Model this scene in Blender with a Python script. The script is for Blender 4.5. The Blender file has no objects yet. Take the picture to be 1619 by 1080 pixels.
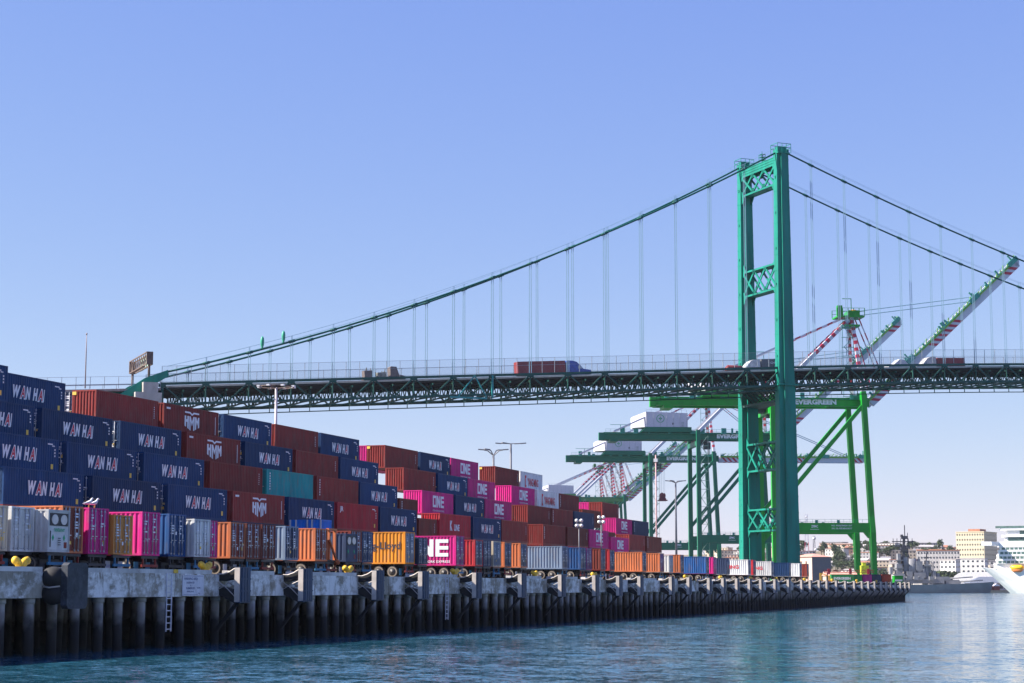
import bpy, math, random
from math import radians as R_, sin, cos, pi, tan, atan2, sqrt
from mathutils import Vector, Matrix
random.seed(7)
C = bpy.context.scene.collection
scene = bpy.context.scene
# ------------------------------------------------------------------ camera, sky, sun, exposure
EYE = 3.76; YAW = R_(17.76); PITCH = R_(7.37)
cam_d = bpy.data.cameras.new('camera'); cam = bpy.data.objects.new('camera', cam_d); C.objects.link(cam)
cam.location = (0, 0, EYE); cam.rotation_euler = (R_(90)+PITCH, 0, YAW)
cam_d.sensor_width = 36; cam_d.lens = 3000/1619*36; cam_d.clip_start = 1; cam_d.clip_end = 20000
scene.camera = cam
RT = Vector((cos(YAW), sin(YAW), 0)); FW = Vector((-sin(YAW), cos(YAW), 0))
def CW(a, b, z=0): return RT*a + FW*b + Vector((0, 0, z))     # site frame: across / away from the quay visitor
SUN_EL = R_(38); SUN_AZ = YAW + R_(180+4)
S = Vector((cos(SUN_AZ)*cos(SUN_EL), sin(SUN_AZ)*cos(SUN_EL), sin(SUN_EL)))
w = bpy.data.worlds.new('World'); scene.world = w; w.use_nodes = True
nt = w.node_tree; bg = nt.nodes['Background']
sky = nt.nodes.new('ShaderNodeTexSky'); sky.sky_type = 'NISHITA'; sky.sun_disc = False
sky.sun_elevation = SUN_EL; sky.sun_rotation = atan2(S.x, S.y)
sky.air_density = 1.0; sky.dust_density = 0.0; sky.ozone_density = 5.0; sky.altitude = 0
hs = nt.nodes.new('ShaderNodeMixRGB'); hs.blend_type = 'MULTIPLY'; hs.inputs[0].default_value = 1; hs.inputs[2].default_value = (1.03, 0.93, 1.07, 1)
nt.links.new(sky.outputs[0], hs.inputs[1])
sc3 = nt.nodes.new('ShaderNodeSeparateColor'); cb3 = nt.nodes.new('ShaderNodeCombineColor'); nt.links.new(hs.outputs[0], sc3.inputs[0])
for i, (g_, a_) in enumerate(((.818, .845), (.738, .938), (.216, 2.66))):      # white balance of the sky light, per channel
    pw = nt.nodes.new('ShaderNodeMath'); pw.operation = 'POWER'; pw.inputs[1].default_value = g_; mu = nt.nodes.new('ShaderNodeMath'); mu.operation = 'MULTIPLY'; mu.inputs[1].default_value = a_
    nt.links.new(sc3.outputs[i], pw.inputs[0]); nt.links.new(pw.outputs[0], mu.inputs[0]); nt.links.new(mu.outputs[0], cb3.inputs[i])
nt.links.new(cb3.outputs[0], bg.inputs[0]); bg.inputs[1].default_value = 0.10
sd = bpy.data.lights.new('sun', 'SUN'); sd.energy = 5.0; sd.angle = R_(0.5); sd.color = (1, 0.93, 0.84)
so = bpy.data.objects.new('sun', sd); C.objects.link(so); so.rotation_euler = S.to_track_quat('Z', 'Y').to_euler()
scene.view_settings.view_transform = 'Standard'; scene.view_settings.look = 'None'
scene.view_settings.exposure = 1.22; scene.view_settings.gamma = 1.0

# ------------------------------------------------------------------ mesh builder
class MB:
    def __init__(s): s.v = []; s.f = []; s.m = []; s.sm = []
    def add(s, vs, fs, m=0, smooth=False):
        o = len(s.v); s.v += [tuple(p) for p in vs]
        for f in fs: s.f.append(tuple(i+o for i in f)); s.m.append(m); s.sm.append(smooth)
        return s
    def box(s, x0, x1, y0, y1, z0, z1, m=0):
        return s.add([(x0,y0,z0),(x1,y0,z0),(x1,y1,z0),(x0,y1,z0),(x0,y0,z1),(x1,y0,z1),(x1,y1,z1),(x0,y1,z1)],
                     [(0,3,2,1),(4,5,6,7),(0,1,5,4),(1,2,6,5),(2,3,7,6),(3,0,4,7)], m)
    def beam(s, p, q, a, b=None, m=0, up=(0,0,1), a2=None, b2=None):
        b = a if b is None else b; a2 = a if a2 is None else a2; b2 = b if b2 is None else b2
        p = Vector(p); q = Vector(q); d = (q-p).normalized(); up = Vector(up)
        if abs(d.dot(up)) > .98: up = Vector((1,0,0)) if abs(d.x) < .9 else Vector((0,1,0))
        r = d.cross(up).normalized(); u = r.cross(d)
        vs = []
        for c, aa, bb in ((p, a, b), (q, a2, b2)):
            for i, j in ((-1,-1),(1,-1),(1,1),(-1,1)): vs.append(c + r*(aa/2*i) + u*(bb/2*j))
        return s.add(vs, [(0,1,2,3),(7,6,5,4),(0,4,5,1),(1,5,6,2),(2,6,7,3),(3,7,4,0)], m)
    def tube(s, pts, r, n=8, m=0, cap=True):
        pts = [Vector(p) for p in pts]; rs = r if isinstance(r, (list, tuple)) else [r]*len(pts)
        vs = []; k = len(pts)
        for i, p in enumerate(pts):
            d = (pts[min(i+1,k-1)]-pts[max(i-1,0)]).normalized()
            up = Vector((0,0,1)) if abs(d.z) < .9 else Vector((1,0,0))
            a = d.cross(up).normalized(); b = a.cross(d)
            for j in range(n):
                t = 2*pi*j/n; vs.append(p + (a*cos(t)+b*sin(t))*rs[i])
        fs = []
        for i in range(k-1):
            for j in range(n): fs.append((i*n+j, i*n+(j+1)%n, (i+1)*n+(j+1)%n, (i+1)*n+j))
        if cap: fs += [tuple(range(n))[::-1], tuple((k-1)*n+j for j in range(n))]
        return s.add(vs, fs, m, n > 5)
    def prism(s, poly, axis, a, b, m=0):
        # poly in the plane normal to axis ('x': (y,z), 'y': (x,z), 'z': (x,y)), from a to b
        def P(t, u, v): return {'x': (t,u,v), 'y': (u,t,v), 'z': (u,v,t)}[axis]
        n = len(poly)
        vs = [P(a,*q) for q in poly]+[P(b,*q) for q in poly]
        fs = [tuple(range(n)), tuple(range(2*n-1, n-1, -1))]+[(i, n+i, n+(i+1)%n, (i+1)%n) for i in range(n)]
        return s.add(vs, fs, m)
    def mesh(s, name, fixn=False):
        me = bpy.data.meshes.new(name); me.from_pydata(s.v, [], s.f)
        me.polygons.foreach_set('material_index', s.m); me.polygons.foreach_set('use_smooth', s.sm); me.update()
        if fixn:
            import bmesh
            bm = bmesh.new(); bm.from_mesh(me); bmesh.ops.recalc_face_normals(bm, faces=bm.faces); bm.to_mesh(me); bm.free()
        return me
def link(name, me, mats=None, parent=None, loc=(0,0,0), rz=0, label=None, cat=None, group=None, kind=None):
    o = bpy.data.objects.new(name, me); C.objects.link(o)
    if parent is not None: o.parent = parent
    o.location = loc; o.rotation_euler = (0, 0, rz)
    if mats is not None and me is not None:
        if not isinstance(mats, (list, tuple)): mats = [mats]
        while len(me.materials) < len(mats): me.materials.append(None)
        for i, mt in enumerate(mats):
            if me.materials[i] is None: me.materials[i] = mt
            o.material_slots[i].link = 'OBJECT'; o.material_slots[i].material = mt
    if label: o['label'] = label
    if cat: o['category'] = cat
    if group: o['group'] = group
    if kind: o['kind'] = kind
    return o
def B(name, mb, mats, parent=None, fix=False, **k): return link(name, mb.mesh(name, fix), mats, parent, **k)
def empty(name, label, cat, loc=(0,0,0), rz=0, group=None): return link(name, None, None, None, loc, rz, label, cat, group)
def children(o, table={}):
    return [c for c in bpy.data.objects if c.parent == o]
def copy_tree(o, parent=None, kids=None):
    c = o.copy(); C.objects.link(c)
    if parent is not None: c.parent = parent
    for ch in children(o): copy_tree(ch, c)
    return c

# ------------------------------------------------------------------ materials
MATS = {}
def mat(name, col, rough=.55, metal=0, var=.25, scale=(1,1,1), ns=1.5, dirt=None, damt=.3, bump=0, rnd=0.0, spec=.5):
    if name in MATS: return MATS[name]
    m = bpy.data.materials.new(name); m.use_nodes = True; n = m.node_tree.nodes; l = m.node_tree.links
    p = n['Principled BSDF']; p.inputs['Roughness'].default_value = rough; p.inputs['Metallic'].default_value = metal
    p.inputs['Specular IOR Level'].default_value = spec
    tc = n.new('ShaderNodeTexCoord'); mp = n.new('ShaderNodeMapping'); mp.inputs['Scale'].default_value = scale
    l.new(tc.outputs['Object'], mp.inputs[0])
    oi = n.new('ShaderNodeObjectInfo')
    ad = n.new('ShaderNodeVectorMath'); ad.operation = 'ADD'
    mulr = n.new('ShaderNodeMath'); mulr.operation = 'MULTIPLY'; mulr.inputs[1].default_value = 57.
    l.new(oi.outputs['Random'], mulr.inputs[0]); l.new(mp.outputs[0], ad.inputs[0]); l.new(mulr.outputs[0], ad.inputs[1])
    nz = n.new('ShaderNodeTexNoise'); nz.inputs['Scale'].default_value = ns; nz.inputs['Detail'].default_value = 6
    l.new(ad.outputs[0], nz.inputs[0])
    cr = n.new('ShaderNodeValToRGB')
    c = Vector(col[:3]); lo = [max(0, x*(1-var)) for x in c]; hi = [min(1, x*(1+var)) for x in c]
    cr.color_ramp.elements[0].position = .3; cr.color_ramp.elements[0].color = (*lo, 1)
    cr.color_ramp.elements[1].position = .7; cr.color_ramp.elements[1].color = (*hi, 1)
    l.new(nz.outputs[0], cr.inputs[0]); out = cr.outputs[0]
    if dirt:
        n2 = n.new('ShaderNodeTexNoise'); n2.inputs['Scale'].default_value = ns*2.3; n2.inputs['Detail'].default_value = 8; n2.inputs['Roughness'].default_value = .65
        l.new(ad.outputs[0], n2.inputs[0])
        r2 = n.new('ShaderNodeValToRGB'); r2.color_ramp.elements[0].position = .50; r2.color_ramp.elements[0].color = (0,0,0,1)
        r2.color_ramp.elements[1].position = .72; r2.color_ramp.elements[1].color = (damt,)*3+(1,)
        l.new(n2.outputs[0], r2.inputs[0])
        mx = n.new('ShaderNodeMixRGB'); mx.inputs[2].default_value = (*dirt, 1)
        l.new(r2.outputs[0], mx.inputs[0]); l.new(out, mx.inputs[1]); out = mx.outputs[0]
    if rnd:
        mr = n.new('ShaderNodeMapRange'); mr.inputs[3].default_value = 1-rnd; mr.inputs[4].default_value = 1+rnd
        l.new(oi.outputs['Random'], mr.inputs[0])
        h = n.new('ShaderNodeHueSaturation'); l.new(mr.outputs[0], h.inputs['Value']); l.new(out, h.inputs['Color']); out = h.outputs[0]
    l.new(out, p.inputs['Base Color'])
    if bump:
        b = n.new('ShaderNodeBump'); b.inputs['Strength'].default_value = 1; b.inputs['Distance'].default_value = bump
        l.new(nz.outputs[0], b.inputs['Height']); l.new(b.outputs[0], p.inputs['Normal'])
    MATS[name] = m; return m
def cpaint(name, col, rough=.58, damt=.5):
    lum = sum(col)/3; d = (.11+.35*lum, .075+.3*lum, .055+.3*lum) if lum > .06 else tuple(min(1, x*1.6+.012) for x in col)
    return mat(name, col, rough, 0, .20, (1,1,.30), 1.1, d, damt, rnd=.22, spec=.3)
NAVY = cpaint('navy paint', (.002,.034,.112)); MAR = cpaint('maroon paint', (.24,.026,.022)); BROWN = cpaint('brown red paint', (.17,.028,.018))
PINK = cpaint('magenta paint', (.58,.010,.19)); TEAL = cpaint('teal paint', (.01,.25,.24)); RED = cpaint('red paint', (.42,.018,.03)); WHITE = cpaint('container white', (.62,.62,.60))
ORG = cpaint('orange paint', (.50,.14,.05)); YEL = cpaint('orange yellow paint', (.85,.30,.02)); BLUE = cpaint('blue paint', (.012,.075,.23)); GREY = cpaint('blue grey paint', (.15,.20,.28))
SLATE = cpaint('slate paint', (.022,.038,.085)); CREAM = cpaint('cream paint', (.62,.52,.38)); BRIGHTBLUE = cpaint('bright blue paint', (.01,.22,.75)); PURPLE = cpaint('purple paint', (.24,.012,.16)); OCHRE = cpaint('ochre paint', (.50,.20,.04))
GREENC = cpaint('green container', (.02,.25,.07))
STEEL = mat('zinc rods', (.42,.43,.46), .4, .3, .2); DARK = mat('chassis black', (.025,.025,.03), .6, 0, .4); RUBBER = mat('rubber', (.018,.017,.017), .8, 0, .3)
RIM = mat('wheel rim', (.045,.04,.038), .5, .2, .3); TXW = mat('white lettering', (.78,.78,.80), .6, 0, .05); TXR = mat('red lettering', (.62,.03,.05), .6, 0, .05)
TXB = mat('dark lettering', (.03,.03,.05), .6, 0, .05); TXG = mat('green lettering', (.02,.35,.14), .6, 0, .05); STICK = mat('yellow sticker', (.85,.55,.08), .6, 0, .05)
BG = mat('bridge green', (.003,.20,.145), .5, 0, .25, (1,1,.12), .5, (.03,.10,.08), .5, spec=.3); CBL = mat('shaded cable green', (.002,.085,.07), .6, 0, .15, spec=.3); BGD = mat('shaded truss green', (.004,.068,.052), .6, 0, .2, (1,1,1), .3, (.05,.05,.035), .4)  # truss and cable greens are darker copies, their shade put into the colour
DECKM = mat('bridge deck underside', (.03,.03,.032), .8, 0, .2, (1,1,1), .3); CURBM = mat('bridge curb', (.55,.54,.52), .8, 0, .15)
CONC = mat('pale concrete', (.42,.40,.37), .85, 0, .15, (1,1,.4), .3, (.2,.16,.12), .5)
WIRE = mat('rope steel', (.15,.27,.36), .6, 0, .1)
CRL = mat('crane bright green', (.003,.29,.018), .45, 0, .2, (1,1,.3), .35, (.01,.14,.02), .4); CRD = mat('crane dark green', (.003,.14,.07), .45, 0, .12, (1,1,.3), .15)
CRW = mat('boom pale grey', (.56,.56,.62), .5, 0, .08); CRR = mat('boom red', (.50,.03,.06), .5, 0, .08); CRT = mat('walkway teal', (.05,.30,.22), .6, 0, .3)
LIME = mat('lime paint', (.25,.50,.06), .5, 0, .15); HOUSEW = mat('house white', (.56,.54,.60), .6, 0, .06)
FENCEM = mat('galvanised fence', (.30,.33,.36), .5, .2, .2)

# ------------------------------------------------------------------ lettering
_tx = {}
def text_mesh(body, w_, h_, bold=0, italic=0):
    k = (body, w_, h_, bold, italic)
    if k in _tx: return _tx[k]
    cu = bpy.data.curves.new('t', 'FONT'); cu.body = body; cu.offset = bold; cu.shear = italic; cu.resolution_u = 2; cu.fill_mode = 'FRONT'
    o = bpy.data.objects.new('t', cu); C.objects.link(o); bpy.context.view_layer.update()
    me = bpy.data.meshes.new_from_object(o.evaluated_get(bpy.context.evaluated_depsgraph_get()))
    bpy.data.objects.remove(o); bpy.data.curves.remove(cu)
    xs = [v.co.x for v in me.vertices]; ys = [v.co.y for v in me.vertices]
    x0, x1, y0, y1 = min(xs), max(xs), min(ys), max(ys)
    vs = [((v.co.x-x0)/(x1-x0)*w_-w_/2, (v.co.y-y0)/(y1-y0)*h_-h_/2) for v in me.vertices]
    fs = [tuple(p.vertices) for p in me.polygons]; bpy.data.meshes.remove(me)
    _tx[k] = (vs, fs); return _tx[k]
def put_text(mb, body, w_, h_, org, right, m=0, bold=.02, italic=0, up=(0,0,1)):
    vs, fs = text_mesh(body, w_, h_, bold, italic); o = Vector(org); r = Vector(right); u = Vector(up)
    mb.add([o + r*a + u*b for a, b in vs], fs, m)
def rect(mb, org, right, a0, a1, b0, b1, m=0, up=(0,0,1)):
    o = Vector(org); r = Vector(right); u = Vector(up)
    mb.add([o+r*a0+u*b0, o+r*a1+u*b0, o+r*a1+u*b1, o+r*a0+u*b1], [(0,1,2,3)], m)
def poly2(mb, org, right, pts, m=0, up=(0,0,1)):
    o = Vector(org); r = Vector(right); u = Vector(up)
    mb.add([o+r*a+u*b for a, b in pts], [tuple(range(len(pts)))], m)

def art(kind, L, h, right, face):
    """lettering on the visible long side; face = x of the plane; returns (mesh builder, materials)"""
    mb = MB(); W = 0; zc = h*.5
    def O(t, z): return (face, (t if right > 0 else L-t), z)      # t measured left to right for the viewer
    rr = (0, right, 0)
    mats = [TXW, TXR, STICK, TXB, TXG]
    if kind == 'wh':
        c = L*.5
        for i, (ch, dx, ww) in enumerate((('W',-1.85,1.15),('A',-.92,.80),('N',-.08,.78),('H',1.02,.78),('A',1.82,.80),('I',2.36,.24))):
            if ch == 'A': put_text(mb, ch, ww+.14, 1.16, (face-.002, c+dx, zc), rr, 0, .09, .25); put_text(mb, ch, ww-.12, .92, O(c+dx, zc), rr, 1, .03, .25)
            else: put_text(mb, ch, ww, 1.08, O(c+dx, zc), rr, 0, .06, .25)
        marks(mb, O, rr, L, h)
    elif kind == 'hmm':
        c = L*.5
        def V(x): return -.95 + abs(x)*.33      # sloping foot line of the emblem
        def st(a, b, top=.55):
            poly2(mb, O(c, zc), rr, [(a, V(a)), ((0 if a < 0 < b else (a+b)/2), V(0 if a < 0 < b else (a+b)/2)), (b, V(b)), (b, top), (a, top)])
        st(-1.55, -1.22); st(-.98, -.66); rect(mb, O(c, zc), rr, -1.22, -.98, -.05, .22)
        st(-.55, -.28); st(.28, .55); poly2(mb, O(c, zc), rr, [(-.28,.55),(-.28,.1),(0,-.42),(.28,.1),(.28,.55),(0,.02)])
        st(.64, .92); st(1.28, 1.55); poly2(mb, O(c, zc), rr, [(.92,.55),(.92,.1),(1.1,-.3),(1.28,.1),(1.28,.55),(1.1,.15)])
        poly2(mb, O(c, zc), rr, [(-1.5,.82),(-.45,.82),(0,.62),(.45,.82),(1.5,.82),(1.5,.98),(.35,.98),(0,.80),(-.35,.98),(-1.5,.98)])
        rect(mb, O(.9, h-.45), rr, -.4, .4, -.08, .1); rect(mb, O(L-.7, h*.5), rr, -.05, .05, -.9, .9)
    elif kind == 'one' or kind == 'ones':
        c = L*.52 if kind == 'one' else L-3.0
        hh = 1.45 if kind == 'one' else 1.65; k = hh/1.45
        a = -2.1*k; z0 = -.5*k; z1 = .95*k; t = .36*k
        q = O(c, zc)
        rect(mb, q, rr, a, a+t, z0, z1); rect(mb, q, rr, a+1.0*k, a+1.0*k+t, z0, z1); rect(mb, q, rr, a+t, a+1.0*k, z0, z0+.3*k); rect(mb, q, rr, a+t, a+1.0*k, z1-.3*k, z1)
        b = a+1.5*k
        rect(mb, q, rr, b, b+t, z0, z1); rect(mb, q, rr, b+.86*k, b+.86*k+t, z0, z1); poly2(mb, q, rr, [(b+t,z1),(b+t,z1-.75*k),(b+.86*k,z0),(b+.86*k,z0+.75*k)])
        e = b+1.4*k
        rect(mb, q, rr, e, e+t, z0, z1)
        for zz in (z0, (z0+z1)/2-.14*k, z1-.3*k): rect(mb, q, rr, e+t, e+1.15*k, zz, zz+.3*k)
        put_text(mb, 'OCEAN NETWORK EXPRESS', 4.2*k, .2*k, O(c, zc+z0-.42*k), rr, 0, .01)
    elif kind == 'kline':
        put_text(mb, 'K', .9, 1.25, O(L*.36, zc), rr, 0, .05); put_text(mb, 'LINE', 2.0, .8, O(L*.36+2.1, zc-.2), rr, 0, .04)
    elif kind == 'ym':
        c = L*.52
        poly2(mb, O(c-3.3, zc), rr, [(-.4,.9),(.35,.9),(.35,.6),(0,.45),(0,-.5),(.35,-.65),(.35,-.9),(-.4,-.9)], 1)
        put_text(mb, 'YANG MING', 5.6, 1.2, O(c+.5, zc-.05), rr, 1, .03)
    elif kind == 'ymn':
        put_text(mb, 'YANG MING', 5.4, .62, O(L-4.3, zc+.05), rr, 1, .03)
    elif kind == 'hap':
        put_text(mb, 'Hapag-Lloyd', 4.6, .85, O(L-2.75, zc+.1), rr, 3, .018)
    elif kind == 'logo':
        put_text(mb, 'JR', .95, .7, O(1.1, h-.75), rr, 0, .03); marks(mb, O, rr, L, h)
    elif kind == 'code':
        for i in range(7): rect(mb, O(.75, h-.5-i*.26), rr, -.1, .1, 0, .16)
    elif kind == 'codel':
        rect(mb, O(1.1, h-.5), rr, -.6, .6, -.1, .12)
    elif kind == 'fl':
        put_text(mb, 'florens', 2.2, .5, O(1.6, h-.65), rr, 0, .03)
    else:
        for i in range(6): rect(mb, O(L-.8, h*.75-i*.2), rr, -.06, .06, 0, .1)
    return mb, mats
def marks(mb, O, rr, L, h):
    rect(mb, O(L-1.15, h-.42), rr, -.55, .2, -.05, .05); rect(mb, O(L-.8, h-.55), rr, -.25, .15, -.04, .04)
    for i in range(3): rect(mb, O(L-.6, h-.85-i*.25), rr, -.08, .08, -.07, .07)
    rect(mb, O(L-1.0, .62), rr, -.17, .17, -.2, .2, 2)
    rect(mb, O(L-1.0, .62), (0, .9*rr[1], 0), -.08, .08, -.1, .1, 0) if False else None

# ------------------------------------------------------------------ container meshes (long axis +y from 0 to L, width x -2.44..0)
def corr(mb, axis, t0, t1, fixed, out, z0, z1, pitch, depth, m=0):
    n = max(2, int(round((t1-t0)/pitch))); p = (t1-t0)/n; prof = []
    for i in range(n):
        a = t0+i*p
        prof += [(a, 0), (a+p*.30, 0), (a+p*.48, -depth), (a+p*.82, -depth)]
    prof.append((t1, 0)); vs = []
    for t, d in prof:
        q = fixed+out*d
        for z in (z0, z1): vs.append((t, q, z) if axis == 'x' else (q, t, z))
    fs = []
    for i in range(len(prof)-1):
        f = (2*i, 2*i+2, 2*i+3, 2*i+1)
        if (axis == 'y' and out < 0) or (axis == 'x' and out > 0): f = f[::-1]
        fs.append(f)
    mb.add(vs, fs, m)
_cm = {}
def body_mesh(L, h, wall):
    k = ('b', L, h, wall)
    if k in _cm: return _cm[k]
    mb = MB(); W = 2.44; r = .14
    for x in (-W, -r):                       # corner posts
        for y in (0, L-r): mb.box(x, x+r, y, y+r, 0, h)
    for x in (-W, -r*.6):                    # side rails
        mb.box(x, x+r*.6, r, L-r, 0, .14); mb.box(x, x+r*.6, r, L-r, h-.09, h)
    for y in (0, L-.1):
        mb.box(-W+r, -r, y, y+.1, 0, .15); mb.box(-W+r, -r, y, y+.1, h-.12, h)
    mb.box(-W+.09, -.09, .1, L-.1, .04, .12); mb.box(-W+.09, -.09, .1, L-.1, h-.07, h-.02)
    corr(mb, 'y', r, L-r, -.012, 1, .14, h-.09, .34, .045); corr(mb, 'y', r, L-r, -W+.012, -1, .14, h-.09, .34, .045)
    if wall: corr(mb, 'x', -W+r, -r, .015, -1, .15, h-.12, .30, .055)
    corr(mb, 'x', -W+r, -r, L-.015, 1, .15, h-.12, .30, .055)
    for x in (-W-.005, -.175):
        for y in (-.005, L-.175):
            for z in (0, h-.12): mb.box(x, x+.18, y, y+.18, z, z+.125)
    _cm[k] = mb.mesh('body'); return _cm[k]
def door_mesh(h):
    k = ('d', h)
    if k in _cm: return _cm[k]
    mb = MB(); mb.box(-.55, .545, .03, .09, .17, h-.14)
    for i in range(5):
        z = .35+i*(h-.6)/5; mb.box(-.46, .46, .012, .03, z, z+(h-.6)/5*.62)
    _cm[k] = mb.mesh('door'); return _cm[k]
def rod_mesh(h):
    k = ('r', h)
    if k in _cm: return _cm[k]
    mb = MB(); mb.tube([(0,-.03,.08),(0,-.03,h-.06)], .028, 6)
    for z in (.18, h*.33, h*.62, h-.2): mb.box(-.06, .06, -.045, .012, z-.05, z+.05)
    mb.box(-.02, .26, -.05, -.02, h*.37, h*.37+.05)
    _cm[k] = mb.mesh('lock_rod'); return _cm[k]
def placard_mesh(h, seed):
    k = ('p', h, seed)
    if k in _cm: return _cm[k]
    rnd = random.Random(seed); mb = MB()
    for x in (-1.0, .15):
        for i in range(6):
            ww = rnd.uniform(.15, .6); z = h-.5-i*.17
            if rnd.random() < .75: rect(mb, (x+.05, -.002, z), (1,0,0), 0, ww, 0, .09, 0)
    for i in range(3):
        rect(mb, (rnd.uniform(-.9, .7), -.003, rnd.uniform(.5, h*.55)), (1,0,0), 0, rnd.uniform(.1,.3), 0, rnd.uniform(.1,.3), rnd.choice((0,0,1)))
    _cm[k] = mb.mesh('placard'); return _cm[k]
def reefer_face(h):
    mb = MB()
    mb.box(-1.12, 1.12, .03, .12, .15, h-.12, 0)
    mb.box(-1.0, 1.0, .0, .03, h-.95, h-.2, 1)
    for x in (-.5, .5):
        mb.prism([(x+.36*cos(t*pi/8), h-.58+.3*sin(t*pi/8)) for t in range(16)], 'y', -.03, .0, 2)
    mb.box(-.95, -.88, .0, .03, .3, 1.25, 1)
    mb.box(.62, .92, .01, .03, .25, .6, 3)
    for x in (-.62, .62): mb.prism([(x-.12, .85), (x, .66), (x+.12, .85), (x, 1.04)], 'y', .01, .03, 4)
    return mb
NCON = 0
def container(paint, L=12.19, h=2.85, loc=(0,0,0), rz=0, end='wall', kind=None, label=None, group=None, side=1, seed=0, haz=False, door_tone=None):
    """side=1: the x=0 long side carries the lettering, else x=-2.44"""
    t = empty('shipping_container', label, 'shipping container', loc, rz, group)
    link('body', body_mesh(L, h, end == 'wall'), paint, t)
    if end == 'door':
        for x, s_ in ((-1.22-.56, 1), (-1.22+.56, 1)):
            d = link('door', door_mesh(h), door_tone or paint, t, (x, 0, 0))
            for q in (-.33, .1): link('lock_rod', rod_mesh(h), STEEL, d, (q, 0, 0))
        link('placard', placard_mesh(h, seed % 5), [TXW, STICK], t, (-1.22, 0, 0))
    elif end == 'reefer':
        B('cooling_unit', reefer_face(h), [door_tone or paint, DARK, STEEL, MAR, TXG], t, loc=(-1.22, 0, 0))
    if kind:
        key = ('t', kind, L, h, side)
        if key not in _cm:
            mb, mats = art(kind, L, h, 1 if side == 1 else -1, .006 if side == 1 else -2.446)
            _cm[key] = mb.mesh('lettering')
        link('lettering', _cm[key], [TXW, TXR, STICK, TXB, TXG], t)
    if haz:
        mb = MB(); q = -.008
        mb.box(-2.42, -2.02, -.02, -.003, h-.42, h-.13); 
        B('warning_plate', mb, STICK, t)
    return t

# ------------------------------------------------------------------ water, ground
def water_mat():
    m = bpy.data.materials.new('harbour water'); m.use_nodes = True; n = m.node_tree.nodes; l = m.node_tree.links
    p = n['Principled BSDF']; p.inputs['Base Color'].default_value = (.020,.100,.150,1); p.inputs['Roughness'].default_value = .06; p.inputs['IOR'].default_value = 1.33
    tc = n.new('ShaderNodeTexCoord'); acc = None
    for sc, k, det, rot, sy in ((.25, .20, 2, .3, 1.5), (1.2, .48, 3, -.4, 1.6), (4.6, .56, 4, .2, 1.4)):
        mp = n.new('ShaderNodeMapping'); mp.inputs['Rotation'].default_value = (0,0,rot); mp.inputs['Scale'].default_value = (1, sy, 1)
        l.new(tc.outputs['Object'], mp.inputs[0])
        nz = n.new('ShaderNodeTexNoise'); nz.inputs['Scale'].default_value = sc; nz.inputs['Detail'].default_value = det; l.new(mp.outputs[0], nz.inputs[0])
        sb = n.new('ShaderNodeVectorMath'); sb.operation = 'SUBTRACT'; sb.inputs[1].default_value = (.5,.5,.5); l.new(nz.outputs[1], sb.inputs[0])
        ml = n.new('ShaderNodeVectorMath'); ml.operation = 'SCALE'; ml.inputs['Scale'].default_value = k; l.new(sb.outputs[0], ml.inputs[0])
        if acc is None: acc = ml
        else: ad = n.new('ShaderNodeVectorMath'); ad.operation = 'ADD'; l.new(acc.outputs[0], ad.inputs[0]); l.new(ml.outputs[0], ad.inputs[1]); acc = ad
    # wind lanes: calmer and rougher patches
    mp = n.new('ShaderNodeMapping'); mp.inputs['Scale'].default_value = (1, 1.6, 1); mp.inputs['Rotation'].default_value = (0,0,-.2); l.new(tc.outputs['Object'], mp.inputs[0])
    nz = n.new('ShaderNodeTexNoise'); nz.inputs['Scale'].default_value = .028; nz.inputs['Detail'].default_value = 4; l.new(mp.outputs[0], nz.inputs[0])
    mr = n.new('ShaderNodeMapRange'); mr.inputs[1].default_value = .35; mr.inputs[2].default_value = .65; mr.inputs[3].default_value = .45; mr.inputs[4].default_value = 1.5; l.new(nz.outputs[0], mr.inputs[0])
    sc_ = n.new('ShaderNodeVectorMath'); sc_.operation = 'SCALE'; l.new(acc.outputs[0], sc_.inputs[0]); l.new(mr.outputs[0], sc_.inputs['Scale'])
    fl = n.new('ShaderNodeVectorMath'); fl.operation = 'MULTIPLY'; fl.inputs[1].default_value = (1,1,0); l.new(sc_.outputs[0], fl.inputs[0])
    up = n.new('ShaderNodeVectorMath'); up.operation = 'ADD'; up.inputs[1].default_value = (0,0,1); l.new(fl.outputs[0], up.inputs[0])
    nm = n.new('ShaderNodeVectorMath'); nm.operation = 'NORMALIZE'; l.new(up.outputs[0], nm.inputs[0]); l.new(nm.outputs[0], p.inputs['Normal'])
    return m
mb = MB(); mb.add([(-2690,-300,0),(2590,-300,0),(2590,3690,0),(-2690,3690,0)], [(0,1,2,3)])
B('water', mb, water_mat(), kind='structure')
WX = -57.0; DZ = 4.6; WEND = 531
ASPH = mat('yard asphalt', (.10,.10,.10), .9, 0, .25, (1,1,1), .15)
# land: quay apron, then the crane quay running on behind the corner
cr_o = CW(82.7, 600); CR_ANG = YAW+R_(4.07); ru = Vector((cos(CR_ANG), sin(CR_ANG), 0)); rv = Vector((-sin(CR_ANG), cos(CR_ANG), 0))
q0 = cr_o + ru*34 - rv*26; q1 = cr_o + ru*34 + rv*760
land = [(WX-14, -40), (WX-24, WEND-16), (q0.x, q0.y), (q1.x, q1.y), (-2600, q1.y+200), (-2600, -40)]
mb = MB(); mb.add([(x, y, DZ-.25) for x, y in land]+[(x, y, -3) for x, y in land], [tuple(range(6))]+[(i, i+6, (i+1) % 6+6, (i+1) % 6) for i in range(6)])
B('ground', mb, ASPH, None, True, kind='structure')

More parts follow.
